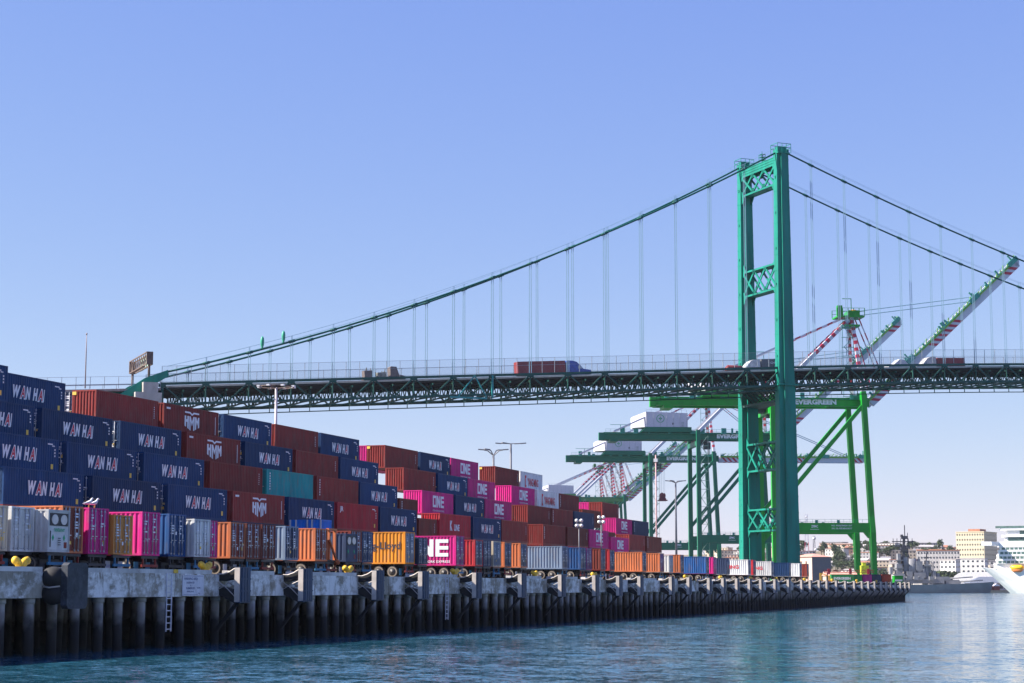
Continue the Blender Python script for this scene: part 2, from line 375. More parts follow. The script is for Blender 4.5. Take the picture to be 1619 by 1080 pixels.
# ------------------------------------------------------------------ wharf
wharf = empty('wharf', 'long concrete wharf on dark piles along the water in front of the containers', 'wharf')
FASC = None
def fascia_mat():
    m = bpy.data.materials.new('weathered fascia'); m.use_nodes = True; n = m.node_tree.nodes; l = m.node_tree.links; p = n['Principled BSDF']
    p.inputs['Roughness'].default_value = .9
    tc = n.new('ShaderNodeTexCoord')
    def nz(scale, s, det=6, rg=.6):
        mp = n.new('ShaderNodeMapping'); mp.inputs['Scale'].default_value = scale; l.new(tc.outputs['Object'], mp.inputs[0])
        t = n.new('ShaderNodeTexNoise'); t.inputs['Scale'].default_value = s; t.inputs['Detail'].default_value = det; t.inputs['Roughness'].default_value = rg; l.new(mp.outputs[0], t.inputs[0]); return t
    def ramp(src, a, b, c0, c1):
        r = n.new('ShaderNodeValToRGB'); r.color_ramp.elements[0].position = a; r.color_ramp.elements[1].position = b
        r.color_ramp.elements[0].color = (*c0, 1); r.color_ramp.elements[1].color = (*c1, 1); l.new(src.outputs[0], r.inputs[0]); return r
    base = ramp(nz((1,1,1), .35), .35, .65, (.20,.175,.135), (.40,.36,.29))
    white = ramp(nz((1,.55,.9), .62, 10, .72), .44, .56, (0,0,0), (1,1,1))
    mx = n.new('ShaderNodeMixRGB'); mx.inputs[2].default_value = (.78,.76,.72,1)
    l.new(white.outputs[0], mx.inputs[0]); l.new(base.outputs[0], mx.inputs[1])
    st = ramp(nz((1,1.0,.22), 1.15, 9, .8), .52, .64, (0,0,0), (.9,.9,.9))
    m2 = n.new('ShaderNodeMixRGB'); m2.inputs[2].default_value = (.17,.125,.075,1)
    l.new(st.outputs[0], m2.inputs[0]); l.new(mx.outputs[0], m2.inputs[1]); l.new(m2.outputs[0], p.inputs['Base Color'])
    return m
FASC = fascia_mat()
mb = MB(); mb.box(WX-26, WX-.3, -30, WEND, 3.3, DZ, 0)
B('deck', mb, mat('wharf deck concrete', (.20,.19,.18), .9, 0, .2, (1,1,1), .2), wharf)
mb = MB(); y = 60
while y < WEND:
    y2 = min(WEND, y+6.08); mb.box(WX-.3, WX, y, y2-.03, 3.15, DZ, 0); y = y2
mb.box(WX-.3, WX, -30, 59.97, 3.15, DZ, 0); mb.box(WX-26, WX, WEND, WEND+.3, 3.15, DZ, 0)
B('fascia', mb, FASC, wharf)
FENDY = [94.2,115.1,125.3,139.2,149.4,163.2,176.8,190.5,203.8,214.2,224.3,241.,251.4,264.5,274.4,284.7,294.8,304.6,317.6,331.,345.3,355.1,366.,375.9,388.9,402.,415.8,428.5,439.6,451.3,463.6,474.,483.5,494,505,516,526.5]
mb = MB(); rr = random.Random(3)
for a, b in zip([60]+FENDY, FENDY+[WEND]):
    if a < 94 or rr.random() < .72:
        mb.box(WX-.55, WX-.02, a+.9, b-.9-rr.random()*2, DZ, DZ+.26)
B('curb', mb, mat('curb concrete', (.55,.53,.50), .9, 0, .25, (1,1,1), .6, (.25,.18,.14), .6), wharf)
pile_m = None
def pile_mat():
    m = bpy.data.materials.new('pile concrete'); m.use_nodes = True; n = m.node_tree.nodes; l = m.node_tree.links; p = n['Principled BSDF']; p.inputs['Roughness'].default_value = .8
    g = n.new('ShaderNodeNewGeometry'); sx = n.new('ShaderNodeSeparateXYZ'); l.new(g.outputs['Position'], sx.inputs[0])
    t = n.new('ShaderNodeTexNoise'); t.inputs['Scale'].default_value = 1.4; t.inputs['Detail'].default_value = 7; l.new(g.outputs['Position'], t.inputs[0])
    ma = n.new('ShaderNodeMath'); ma.operation = 'MULTIPLY_ADD'; ma.inputs[1].default_value = 1.6; l.new(t.outputs[0], ma.inputs[0]); l.new(sx.outputs[2], ma.inputs[2])
    r = n.new('ShaderNodeValToRGB'); e = r.color_ramp.elements
    mr = n.new('ShaderNodeMapRange'); mr.inputs[1].default_value = 0; mr.inputs[2].default_value = 4.1; l.new(ma.outputs[0], mr.inputs[0]); l.new(mr.outputs[0], r.inputs[0])
    e[0].position = .34; e[0].color = (.006,.006,.006,1); e[1].position = .95; e[1].color = (.48,.45,.41,1)
    x = e.new(.56); x.color = (.016,.015,.012,1); x = e.new(.66); x.color = (.13,.118,.10,1)
    l.new(r.outputs[0], p.inputs['Base Color']); return m
pile_m = pile_mat()
mb = MB(); mb.tube([(0,0,-2),(0,0,3.16)], .30, 8); mb.tube([(0,0,2.85),(0,0,3.18)], .36, 8); pile = mb.mesh('pile')
rr = random.Random(5); py = []; y = 82.0
while y < WEND: py.append(y); y += 2.55
for y in py[:100]: link('pile', pile, pile_m, wharf, (WX-.55+rr.uniform(-.1,.1), y+rr.uniform(-.12,.12), 0))
mb = MB()
for y in py[100:]: mb.tube([(WX-.55,y,-2),(WX-.55,y,3.16)], .30, 6)
for row in range(1, 5):
    yy = 76.0
    while yy < WEND: mb.tube([(WX-.5-row*3.3, yy+rr.uniform(-.3,.3), -2), (WX-.5-row*3.3, yy+rr.uniform(-.3,.3), 3.3)], .28, 6); yy += 3.1 if row < 3 else 5.2
B('rear_piles', mb, pile_m, wharf, kind='stuff')
mb = MB()   # rock slope under the deck
rk = random.Random(11); nx, ny = 8, 240; vs = []
for j in range(ny+1):
    for i in range(nx+1): vs.append((WX-9-i*2.1+rk.uniform(-.3,.3), 40+j*2.12+rk.uniform(-.4,.4), -1+i*.62+rk.uniform(-.35,.35)))
mb.add(vs, [(j*(nx+1)+i, (j+1)*(nx+1)+i, (j+1)*(nx+1)+i+1, j*(nx+1)+i+1) for j in range(ny) for i in range(nx)])
B('rock_slope', mb, mat('wet rock', (.045,.042,.038), .9, 0, .5, (1,1,1), .9), None, kind='structure')
# cone fenders with their facing panels
PANEL = mat('fender facing', (.016,.038,.085), .6, 0, .35, (1,1,.3), 1.5, (.05,.08,.12), .4); PANELE = mat('sunlit panel edge', (.52,.46,.40), .7, 0, .2)  # pale edge strip: sunlight on the panel's flank put into its colour
CHAIN = mat('chain galvanised', (.45,.40,.35), .6, .2, .2)
def fender_parts():
    d = {}
    mb = MB(); mb.box(1.25, 1.62, -.80, .80, 2.72, 5.06)
    for z in (3.5, 4.28): mb.box(1.621, 1.66, -.80, .80, z-.05, z+.05)
    for yy in (-.4, 0, .4): mb.box(1.621, 1.67, yy-.16, yy+.16, 2.80, 5.0)
    d['panel'] = mb.mesh('facing_panel')
    mb = MB(); mb.box(1.22, 1.60, -.83, -.80, 2.78, 5.02); d['edge'] = mb.mesh('sunlit_edge')
    mb = MB()
    mb.prism([(0,4.15),(.5,4.22),(1.25,4.38),(1.25,4.92),(.8,4.72),(.35,4.58),(0,4.55)], 'y', -.6, .6)
    mb.prism([(0,3.75),(.6,3.62),(1.25,3.28),(1.25,2.62),(.6,2.95),(0,3.2)], 'y', -.6, .6)
    d['leg'] = mb.mesh('rubber_leg')
    mb = MB()
    for s_ in (-.72, .72):
        mb.tube([(0,s_,4.62),(.35,s_,4.60),(.8,s_,4.74),(1.25,s_,5.0)], .045, 5); mb.tube([(0,s_,4.1),(.6,s_,3.7),(1.25,s_,3.1)], .035, 5); mb.tube([(0,s_,3.6),(.65,s_,3.95),(1.25,s_,4.2)], .03, 5)
    d['chain'] = mb.mesh('chain')
    mb = MB(); mb.beam((1.25,-.4,2.75), (-.35,-.2,.9), .22, .22); d['strut'] = mb.mesh('brace')
    return d
FD = fender_parts()
_u = ['','first','second','third','fourth','fifth','sixth','seventh','eighth','ninth','tenth','eleventh','twelfth','thirteenth','fourteenth','fifteenth','sixteenth','seventeenth','eighteenth','nineteenth']
ORDL = _u[1:]+['twentieth']+['twenty '+x for x in _u[1:10]]+['thirtieth']+['thirty '+x for x in _u[1:10]]
for i, y in enumerate(FENDY[1:]):
    ordn = 'nearest' if i == 0 else None
    lab = 'blue grey fender panel on black rubber legs, %s from left along the wharf' % ORDL[i]
    t = empty('wharf_fender', lab, 'fender', (WX, y, 0), 0, 'fenders along the wharf wall')
    link('facing_panel', FD['panel'], PANEL, t); link('sunlit_edge', FD['edge'], PANELE, t); link('rubber_leg', FD['leg'], RUBBER, t); link('chain', FD['chain'], CHAIN, t); link('brace', FD['strut'], RUBBER, t)
t = empty('wharf_fender', 'big worn black fender panel with round rubber buffer, leftmost on the wharf', 'fender', (WX, 94.2, 0), 0, 'fenders along the wharf wall')
mb = MB(); mb.prism([(-1.1,2.75),(-.9,2.55),(.9,2.55),(1.1,2.8),(1.1,4.95),(.85,5.1),(-.85,5.1),(-1.1,4.95)], 'x', 1.0, 1.4); B('facing_panel', mb, mat('worn rubber', (.035,.04,.05), .75, 0, .5, (1,1,1), 2, (.12,.13,.14), .5), t)
mb = MB()
for z0, z1 in ((3.0, 3.75), (3.85, 4.7)):
    mb.tube([(0,-.9,(z0+z1)/2),(.35,-.9,(z0+z1)/2),(1.0,-.9,(z0+z1)/2)], [.52,.62,.5], 14)
B('rubber_leg', mb, RUBBER, t)
mb = MB(); mb.tube([(0,-1.4,3.8),(.5,-1.5,3.72),(1.0,-1.2,3.8)], .05, 6); B('chain', mb, CHAIN, t)
# bollards
YB = mat('bollard yellow', (.72,.43,.02), .55, 0, .2, (1,1,1), 3, (.2,.12,.04), .8)
def bollard():
    a = MB(); a.tube([(0,0,0),(0,0,.08)], .55, 14)
    b = MB(); b.tube([(0,-.14,.06),(0,-.2,.35),(0,-.42,.62),(0,-.56,.72)], [.26,.22,.27,.12], 12); b.tube([(0,-.3,.5),(0,-.5,.66),(0,-.74,.72),(0,-.86,.70)], [.18,.26,.27,.1], 12)
    b.tube([(0,.14,.06),(0,.2,.35),(0,.42,.62),(0,.56,.72)], [.26,.22,.27,.12], 12); b.tube([(0,.3,.5),(0,.5,.66),(0,.74,.72),(0,.86,.70)], [.18,.26,.27,.1], 12)
    return a.mesh('base_plate'), b.mesh('horn')
bp_, bh_ = bollard()
BOLY = [91.8,113.9,138.3,163.3,187.9,211.0,259,283,307,331,362,398,436,472]
BW = ['below the white refrigerated container at the far left','beside the warning sign on the wharf wall','left below the orange yellow container','in front of the big magenta container','below the blue grey container','below the red container']
for i, y in enumerate(BOLY):
    lab = 'yellow two horned mooring bollard ' + (BW[i] if i < len(BW) else 'on the wharf edge, number %d from the left' % (i+1))
    t = empty('mooring_bollard', lab, 'bollard', (WX-.75, y, DZ+.0), 0, 'yellow bollards along the wharf edge')
    link('base_plate', bp_, YB, t); link('horn', bh_, YB, t); t.scale = (.85, .85, .85)
# ladders and sign
for y, z0 in ((107.35, 1.0), (158.8, .9)):
    lab = 'pale steel ladder hanging on the wharf wall ' + ('left of the warning sign' if y < 150 else 'below the big magenta container')
    t = empty('wharf_ladder', lab, 'ladder', (WX+.12, y, 0), 0, 'ladders on the wharf wall')
    m_ = mat('ladder grey', (.55,.55,.62), .5, .2, .15)
    for s_ in (-.32, .32): mb = MB(); mb.box(-.03,.03,s_-.04,s_+.04,z0,DZ); B('stile', mb, m_, t)
    mb = MB(); z = z0+.15
    while z < DZ: mb.box(-.02,.02,-.28,.28,z-.03,z+.03); z += .38
    B('rungs', mb, m_, t)
t = empty('warning_sign', 'faded white warning board with small dark lettering on the wharf wall', 'sign', (WX+.02, 110.7, 0))
mb = MB(); mb.box(0,.05,-1.45,1.45,3.2,4.52); B('board', mb, mat('sign white', (.66,.64,.68), .7, 0, .1, (1,1,1), 1.5, (.4,.3,.3), .4), t)
mb = MB(); rt = (0,1,0)
for txt, z, ww, hh, yo in (('WARNING AREA',4.28,1.9,.17,-.35),('UNDERWATER',4.03,1.1,.13,-.4),('&',3.86,.1,.1,-.4),('SUBMERGED',3.68,1.25,.14,-.4),('PIPELINE',3.47,.95,.09,-.4),('NO DUMPING',3.70,.5,.1,.75),('CH 14',3.35,.2,.09,.8)):
    put_text(mb, txt, ww, hh, (.054, yo, z), rt, 0, .03)
for a, b, c_, d_ in ((-1.35,1.35,4.44,4.47),(-1.35,.6,3.27,3.29)): rect(mb, (.054,0,0), rt, a, b, c_, d_)
B('lettering', mb, mat('faded blue lettering', (.12,.13,.22), .8), t)
t = link('marker_plate', None, None, None)
bpy.data.objects.remove(t)
mb = MB(); mb.box(0,.04,-.28,.28,DZ+.02,DZ+.25); B('marker_plate', mb, YB, label='small yellow marker plate on the dark wharf edge above the ladder', cat='marker', loc=(WX-.01, 108.4, 0))

# ------------------------------------------------------------------ stacked containers
GS = 'containers stacked in the yard'
TOP = {1: 21.3, 2: 18.45, 3: 15.6, 4: 12.75}; DX = {0: -89.5, 1: -87.0, 2: -84.5, 3: -82.0, 4: -79.5}
PW = {'wh': NAVY, 'mr': MAR, 'br': BROWN, 'hmm': MAR, 'one': PINK, 'teal': TEAL, 'red': RED, 'kline': RED, 'ym': WHITE, 'nv': SLATE}
ART = {'wh': 'wh', 'hmm': 'hmm', 'one': 'one', 'kline': 'kline', 'ym': 'ym', 'teal': 'code', 'red': 'logo'}
DESC = {'wh': 'navy container lettered white and red', 'mr': 'plain maroon container', 'br': 'plain brown container', 'hmm': 'maroon container with white emblem',
        'one': 'magenta container lettered white', 'teal': 'teal green container with white code', 'red': 'dark red container with small white logo', 'kline': 'dark red container with white letter K',
        'ym': 'white container lettered red', 'nv': 'plain slate navy container'}
TIER = {1: 'top tier', 2: 'second tier down', 3: 'third tier down', 4: 'fourth tier down', 5: 'fifth tier down', 6: 'lowest tier'}
ORD = ['', 'first', 'second', 'third', 'fourth', 'fifth', 'sixth', 'seventh', 'eighth', 'ninth', 'tenth', 'eleventh', 'twelfth', 'thirteenth', 'fourteenth', 'fifteenth']
rowlists = {
 1: [('wh',132.2),('mr',149.0),('hmm',161.7),('wh',174.4),('mr',186.9),('wh',199.2),('mr',219.2),('wh',231.7),('one',243.7),('mr',262.9),('ym',275.2)],
 2: [('wh',123.4),('wh',136.1),('wh',149.0),('hmm',161.7),('wh',174.4),('mr',186.9),('wh',199.2),('mr',219.2),('wh',231.8),('one',243.7),('one',262.9),('ym',275.8),('mr',287.6)],
 3: [('wh',123.2),('wh',136.0),('wh',148.9),('mr',161.7),('teal',174.3),('mr',186.9),('wh',199.1),('one',219.0),('wh',231.5),('one',243.6),('mr',262.8),('mr',275.1),('nv',287.7)],
 4: [('wh',123.0),('wh',135.9),('wh',148.8),('hmm',161.6),('wh',174.2),('red',186.7),('wh',199.0),('kline',218.6),('wh',231.2),('mr',243.2),('mr',262.2),('br',275.0),('one',287.4)]}
seed = 0
def stack(k, row, y, zt, h=2.85, L=12.19, tier=None, idx=None, lab=None, end=None, haz=False):
    global seed; seed += 1
    if L > 12: L = 11.55; y += .64
    e = end or ('door' if k in ('wh', 'nv', 'teal') else 'wall')
    lab = lab or '%s, %s from left in %s of stack' % (DESC[k], ORD[idx], TIER[tier])
    return container(PW[k], L, h-.01, (DX[row], y, zt-h), 0, e, ART.get(k, 'code' if seed % 3 == 0 else 'plain'), lab, GS, 1, seed, haz)
for row, lst in rowlists.items():
    for i, (k, y) in enumerate(lst):
        stack(k, row, y, TOP[row], tier=row, idx=i+1, haz=(k in ('mr', 'hmm') and row == 1))
stack('wh', 2, 119.3, 21.3, lab='navy blue container cut by the left edge, highest of the whole stack')
stack('one', 0, 219.2, 21.3, lab='magenta container end just showing behind an orange lit end in the top tier', end='wall')
stack('nv', 0, 149.6, 21.3, lab='slate container end peeking out left of the first orange end, top tier', end='door')
stack('br', 3, 212.1, 14.3, 2.59, 6.06, lab='short brown container below the magenta one, between the two blocks of the stack')
stack('br', 4, 212.1, 11.9, 2.59, 6.06, lab='short brown container beside the red letter K container, lower of the two short ones')
stack('mr', 1, 323.0, 18.6, 2.85, lab='orange ended maroon container, topmost at the right end of the stack')
stack('one', 0, 323.0, 18.6, 2.85, lab='magenta container end peeping out behind the topmost maroon container at the right', end='wall')
stack('br', 2, 301.1, 16.5, 2.85, lab='brown container between the slate navy one and the topmost right hand maroon one')
stack('one', 2, 322.9, 15.8, 2.85, lab='white lettered magenta container with pink end, highest magenta at the stack right end', end='wall')
stack('nv', 2, 335.5, 15.8, 2.85, lab='slate navy container at the far right of the stack beside the magenta one')
stack('br', 3, 301.2, 12.9, 2.85, lab='brown container left of the bright pink end at the right of the stack')
stack('mr', 3, 322.4, 12.9, 2.85, lab='maroon container with orange lit end, second from right in the lowest visible tier')
stack('br', 3, 335.4, 12.9, 2.85, lab='maroon brown container closing the right end of the stack in the lowest visible tier')
stack('one', 4, 300.7, 11.9, 2.85, lab='magenta container standing lowest of all magenta ones at the right end of the stack')
ks = ['mr','br','wh','nv','mr','br','one','mr','nv','br','mr','red','br','mr','nv']
for i, y in enumerate([123.0,135.9,148.8,161.6,174.2,186.7,199.0,218.6,231.2,243.2,262.2,275.0,287.4,300.7,313.2]):
    stack(ks[i], 4, y, 9.9 if i != 13 else 9.05, 2.75 if i != 13 else 2.4, tier=5, idx=i+1); stack(ks[(i+4) % 15], 4, y, 7.12 if i != 13 else 6.6, 2.5 if i != 13 else 1.98 , tier=6, idx=i+1)
for i, y in enumerate([322.4, 335.4]):
    stack(ks[i], 3, y, 10.0, 2.85, lab='brown container under the %s maroon one at the right end of the stack' % ('left' if i == 0 else 'rightmost'))
for k, y, zt in (('mr',219.0,12.7),('br',219.0,9.85),('mr',262.8,12.8),('br',212.1,11.7)):
    pass

# ------------------------------------------------------------------ trailers parked along the wharf, doors to the water
GT = 'containers on trailers along the wharf'; GC = 'trailers parked along the wharf'
def chassis_meshes():
    d = {}
    mb = MB()
    for x in (-1.65, -.79): mb.box(x, x+.14, .1, 12.0, .78, 1.16)
    for y in (.05, 1.0, 2.4, 4, 6, 8, 10, 11.9): mb.box(-2.34, -.1, y, y+.16, 1.0, 1.17)
    mb.box(-1.72, -.72, .6, 3.6, .62, .8)
    d['frame'] = mb.mesh('frame')
    mb = MB(); mb.box(-2.3, -.14, .02, .12, .45, .62)
    for x in (-2.1, -.44): mb.box(x, x+.1, .04, .14, .6, 1.0)
    d['bumper'] = mb.mesh('bumper')
    mb = MB(); mb.tube([(-.3,0,0),(.3,0,0)], .5, 20); d['tyre'] = mb.mesh('tyre')
    mb = MB(); mb.tube([(-.315,0,0),(-.308,0,0)], .27, 16); mb.tube([(-.36,0,0),(-.31,0,0)], [.09,.11], 8); mb.tube([(.308,0,0),(.315,0,0)], .27, 16); d['rim'] = mb.mesh('rim')
    mb = MB()
    for k in range(20):
        a0, a1 = k*pi/10, (k+1)*pi/10
        for xx in (-.304, .304): mb.add([(xx,.34*cos(a0),.34*sin(a0)),(xx,.34*cos(a1),.34*sin(a1)),(xx,.45*cos(a1),.45*sin(a1)),(xx,.45*cos(a0),.45*sin(a0))], [(0,1,2,3)])
    d['wall'] = mb.mesh('sidewall')
    mb = MB(); mb.box(-.07,.07,-.07,.07,0,1.0); mb.box(-.18,.18,-.12,.12,0,.06); d['leg'] = mb.mesh('landing_leg')
    mb = MB(); mb.box(-.3,.3,-.02,.0,.18,.80); d['flap'] = mb.mesh('mud_flap')
    return d
CH = chassis_meshes()
TYRE = mat('tyre', (.035,.032,.03), .9, 0, .3); SIDEW = mat('sunlit tyre wall', (.22,.18,.14), .9, 0, .3); FLW = mat('flap white', (.55,.55,.62), .7, 0, .1); FLB = mat('flap blue', (.03,.16,.28), .7, 0, .2)  # beige tyre wall ring: sunlight on the tyre side is painted in
def trailer(loc, label, n):
    t = empty('trailer', label, 'trailer', loc, R_(90), GC)
    link('frame', CH['frame'], DARK, t); link('bumper', CH['bumper'], [MAR, DARK, FLB][n % 3], t)
    for y in (1.25, 2.55):
        for x in (-2.06, -.38):
            wv = link('wheel', CH['tyre'], TYRE, t, (x, y, .5)); link('rim', CH['rim'], RIM, wv); link('sidewall', CH['wall'], SIDEW, wv)
    for x in (-2.0, -.44): link('mud_flap', CH['flap'], [FLW, FLB, DARK, FLB, DARK][n % 5], t, (x, .62, 0))
    for x in (-1.9, -.54): link('landing_leg', CH['leg'], DARK, t, (x, 9.2, 0))
    return t
# (Y of near side, paint, door tone, height, end, lettering, description, X of the rear face)
TR = [  # darker door tones put the shade on the water-facing ends into the colour
 (93.0,'n',CREAM,None,2.59,'door',None,'cream container with dark trim, cut by the left edge',0),
 (95.8,'n',WHITE,None,2.59,'door',None,'dirty white container with barred grey doors and rusty corner post',0),
 (98.3,'n',WHITE,None,2.5,'reefer',None,'white refrigerated container end with cooling unit and green lettering',-.9),
 (101.35,'n',ORG,BROWN,2.85,'door',None,'orange container with shade darkened doors beside the white refrigerated one',0),
 (104.45,'n',PINK,PINK,2.85,'door',None,'magenta container with two white gulls on its roof',0),
 (107.0,'n',OCHRE,OCHRE,2.5,'door',None,'rusty ochre container between two magenta ones',-.3),
 (111.2,'n',PINK,PINK,2.85,'door',None,'magenta container right of the rusty ochre one',0),
 (114.9,'n',BLUE,NAVY,2.85,'door',None,'navy container with yellow stickers on its side right of the second magenta one',0),
 (117.6,'n',WHITE,WHITE,2.59,'door',None,'white container half hidden left of the third magenta one',-.5),
 (119.7,'n',PINK,PINK,2.59,'door',None,'magenta container right of the half hidden white one',0),
 (124.2,'n',ORG,BROWN,2.59,'door',None,'orange container with shade darkened doors, first of three together',0),
 (126.8,'n',BROWN,BROWN,2.59,'door',None,'maroon brown container, middle of three together',0),
 (129.4,'n',BROWN,BROWN,2.59,'door',None,'maroon brown container, right one of three together',0),
 (133.6,'n',GREY,SLATE,2.59,'door',None,'blue grey container left of the bright blue box',0),
 (139.3,'n',ORG,BROWN,2.59,'door',None,'orange container with shade darkened doors in front of the bright blue box',0),
 (144.1,'n',SLATE,SLATE,2.3,'reefer',None,'dark slate refrigerated container end beside the orange frame',-.6),
 (146.6,'n',BROWN,BROWN,2.59,'door',None,'dark maroon container right of the slate refrigerated one',0),
 (149.1,'n',NAVY,SLATE,2.59,'door',None,'dark navy container left of the big orange yellow one',0),
 (159.2,'n',YEL,GREY,2.85,'door','hap','orange yellow container with black lettering on its ribbed side',0),
 (161.9,'n',SLATE,SLATE,2.4,'door',None,'small slate container in front of the big magenta one',-.25),
 (172.8,'n',PINK,PURPLE,2.85,'door','ones','bright magenta container with big white lettering on its ribbed side',0),
 (178.5,'n',RED,SLATE,2.59,'door',None,'bright red container right of the big magenta one',0),
 (181.1,'n',SLATE,SLATE,2.59,'door',None,'dark slate container right of the bright red one',0),
 (184.2,'n',CREAM,GREY,2.59,'door',None,'cream container with shade greyed doors',0),
 (187.9,'n',ORG,SLATE,2.59,'door',None,'orange red container right of the cream one',0),
 (193.4,'n',ORG,SLATE,2.59,'door',None,'orange container left of the ribbed pale blue one',0),
 (209.2,'n',GREY,SLATE,2.59,'door','fl','pale blue grey container with white lettering at its left',0),
 (216.9,'n',BLUE,SLATE,2.59,'door',None,'blue container right of the pale blue grey one',0),
 (219.5,'n',PURPLE,PURPLE,2.59,'door',None,'purple container end right of the blue one',0),
 (226.0,'n',BROWN,SLATE,2.59,'door',None,'red brown container right of the purple end',0),
 (230.4,'n',RED,SLATE,2.59,'door',None,'narrow showing dark red container left of the long orange one',0),
 (247.2,'n',ORG,SLATE,2.59,'door',None,'long orange ribbed container below the lowest magenta box',0),
 (257.4,'n',ORG,PURPLE,2.59,'door',None,'shorter showing orange ribbed container right of the long orange one',0),
 (263.0,'n',WHITE,WHITE,2.4,'door',None,'white container squeezed between two orange ones',0),
 (270.1,'n',ORG,SLATE,2.59,'door',None,'orange red container right of the squeezed white one',0),
 (287.9,'n',BLUE,SLATE,2.59,'door',None,'light blue ribbed container below the dark green cranes',0),
 (293.4,'n',PINK,PINK,2.59,'door',None,'magenta container showing as a thin strip among blue ones',0),
 (303.8,'n',SLATE,SLATE,2.59,'door',None,'dark slate ribbed container left of the first white one with red lettering',0),
 (322.3,'n',WHITE,SLATE,2.59,'door','ymn','white ribbed container with red lettering at the foot of the left tower leg',0),
 (327.0,'n',RED,SLATE,2.59,'door',None,'red container squeezed between the two white ones with red lettering',0),
 (344.8,'n',WHITE,SLATE,2.59,'door','ymn','white ribbed container with red lettering right of the squeezed red one',0),
 (364.0,'n',NAVY,SLATE,2.59,'door',None,'navy ribbed container at the foot of the right tower leg',0),
 (376.5,'n',WHITE,SLATE,2.59,'door',None,'white ribbed container right of the navy one at the tower foot',0),
 (385.8,'n',BROWN,BROWN,2.59,'door',None,'maroon container closing the trailer row at the right',0),
]
cs = 0
for i, (y, _, pa, dp, h, end, kind, ds, back) in enumerate(TR):
    cs += 1; x = -61.0-back
    c = container(pa, 12.19, h, (x, y+2.44 if False else y, DZ+1.2), R_(90), end, kind, ds, GT, 2, i, False, dp)
    c.location = (x, y+2.44, DZ+1.2)
    lab = 'dark trailer under the ' + ds
    t = trailer((x, y+2.44, DZ), ' '.join(lab.split()[:16]), i); t.location = (x, y+2.44, DZ)
    if end == 'reefer' and i < 5:
        mb = MB(); put_text(mb, 'textainer', 1.2, .26, (0, -.012, h-1.16), (1,0,0), 0, .015)
        for q in range(4): rect(mb, (-.15, -.012, .8-q*.13), (1,0,0), 0, .3, 0, .05, 1)
        B('lettering', mb, [TXG, TXB], c, loc=(-1.22, -.03, 0))
for nm, y in (('left', 105.0), ('right', 105.7)):
    g = empty('gull', 'white gull standing on the magenta container roof, %s one of the pair' % nm, 'bird', (-61.35, y, 8.66), R_(60), 'gulls on the container roof')
    GW = mat('gull white', (.75,.73,.72), .7, 0, .05); GG = mat('gull grey', (.35,.36,.4), .7, 0, .1)
    mb = MB(); mb.tube([(-.34,0,.22),(-.24,0,.25),(-.08,0,.30),(.08,0,.36),(.16,0,.46),(.19,0,.55),(.25,0,.58),(.31,0,.56)], [.01,.05,.11,.12,.075,.06,.065,.015], 10)
    B('body', mb, GW, g)
    mb = MB(); mb.tube([(-.42,.09,.24),(-.2,.11,.29),(.05,.10,.36)], [.01,.06,.03], 8); mb.tube([(-.42,-.09,.24),(-.2,-.11,.29),(.05,-.10,.36)], [.01,.06,.03], 8); B('wing', mb, GG, g)
    mb = MB(); mb.tube([(.30,0,.565),(.40,0,.54)], [.02,.006], 6); B('beak', mb, STICK, g)
    for s_ in (-.05, .05): mb = MB(); mb.tube([(0,s_,0),(0,s_,.24)], .012, 5); mb.box(-.02,.09,s_-.03,s_+.03,0,.01); B('leg', mb, STICK, g)
# bright blue box behind the trailers and the orange frame trailer
c = container(BRIGHTBLUE, 3.4, 2.9, (-74.0, 172.9, 7.35), R_(90), 'wall', None, 'short bright blue box with pale posts raised behind the orange container', None, 2, 3)
mb = MB()
for y in (.08, 1.0, 1.5, 2.7, 3.3): mb.box(-2.49, -2.44, y-.07, y+.07, 0, 2.9)
B('posts', mb, WHITE, c)
mb = MB()
for a in (.2, 3.0):
    for x in (-2.3, -.4): mb.box(x, x+.2, a, a+.2, DZ-4.6, 2.74)
mb.box(-2.4, -.1, 0, 3.4, 2.5, 2.74)
tr_ = B('support_frame', mb, DARK, None, label='dark steel support frame under the short bright blue box', cat='frame'); tr_.location = (-74.0, 172.9, DZ); tr_.rotation_euler = (0,0,R_(90))
t = empty('frame_rack', 'empty orange steel frame with diagonal bar left of the slate refrigerated container', 'rack', (-61.0, 143.9, DZ+1.2), R_(90))
mb = MB()
for x in (-1.75, -.55): mb.box(x, x+.22, 0, .22, 0, 2.5)
mb.box(-1.95, -.25, -.02, .24, 2.5, 2.66); B('end_posts', mb, ORG, t)
mb = MB(); mb.beam((-2.0,-.1,1.7), (-.5,-.1,.05), .14); mb.tube([(-.6,-.12,-.05),(-.3,-.12,-.05)], .22, 10); B('diagonal_bar', mb, ORG, t)
mb = MB(); mb.box(-2.2, -.2, 0, 12.2, -.02, .12); B('bed', mb, DARK, t)
tl = trailer((-61.0, 143.9, DZ), 'dark trailer under the empty orange steel frame', 0)

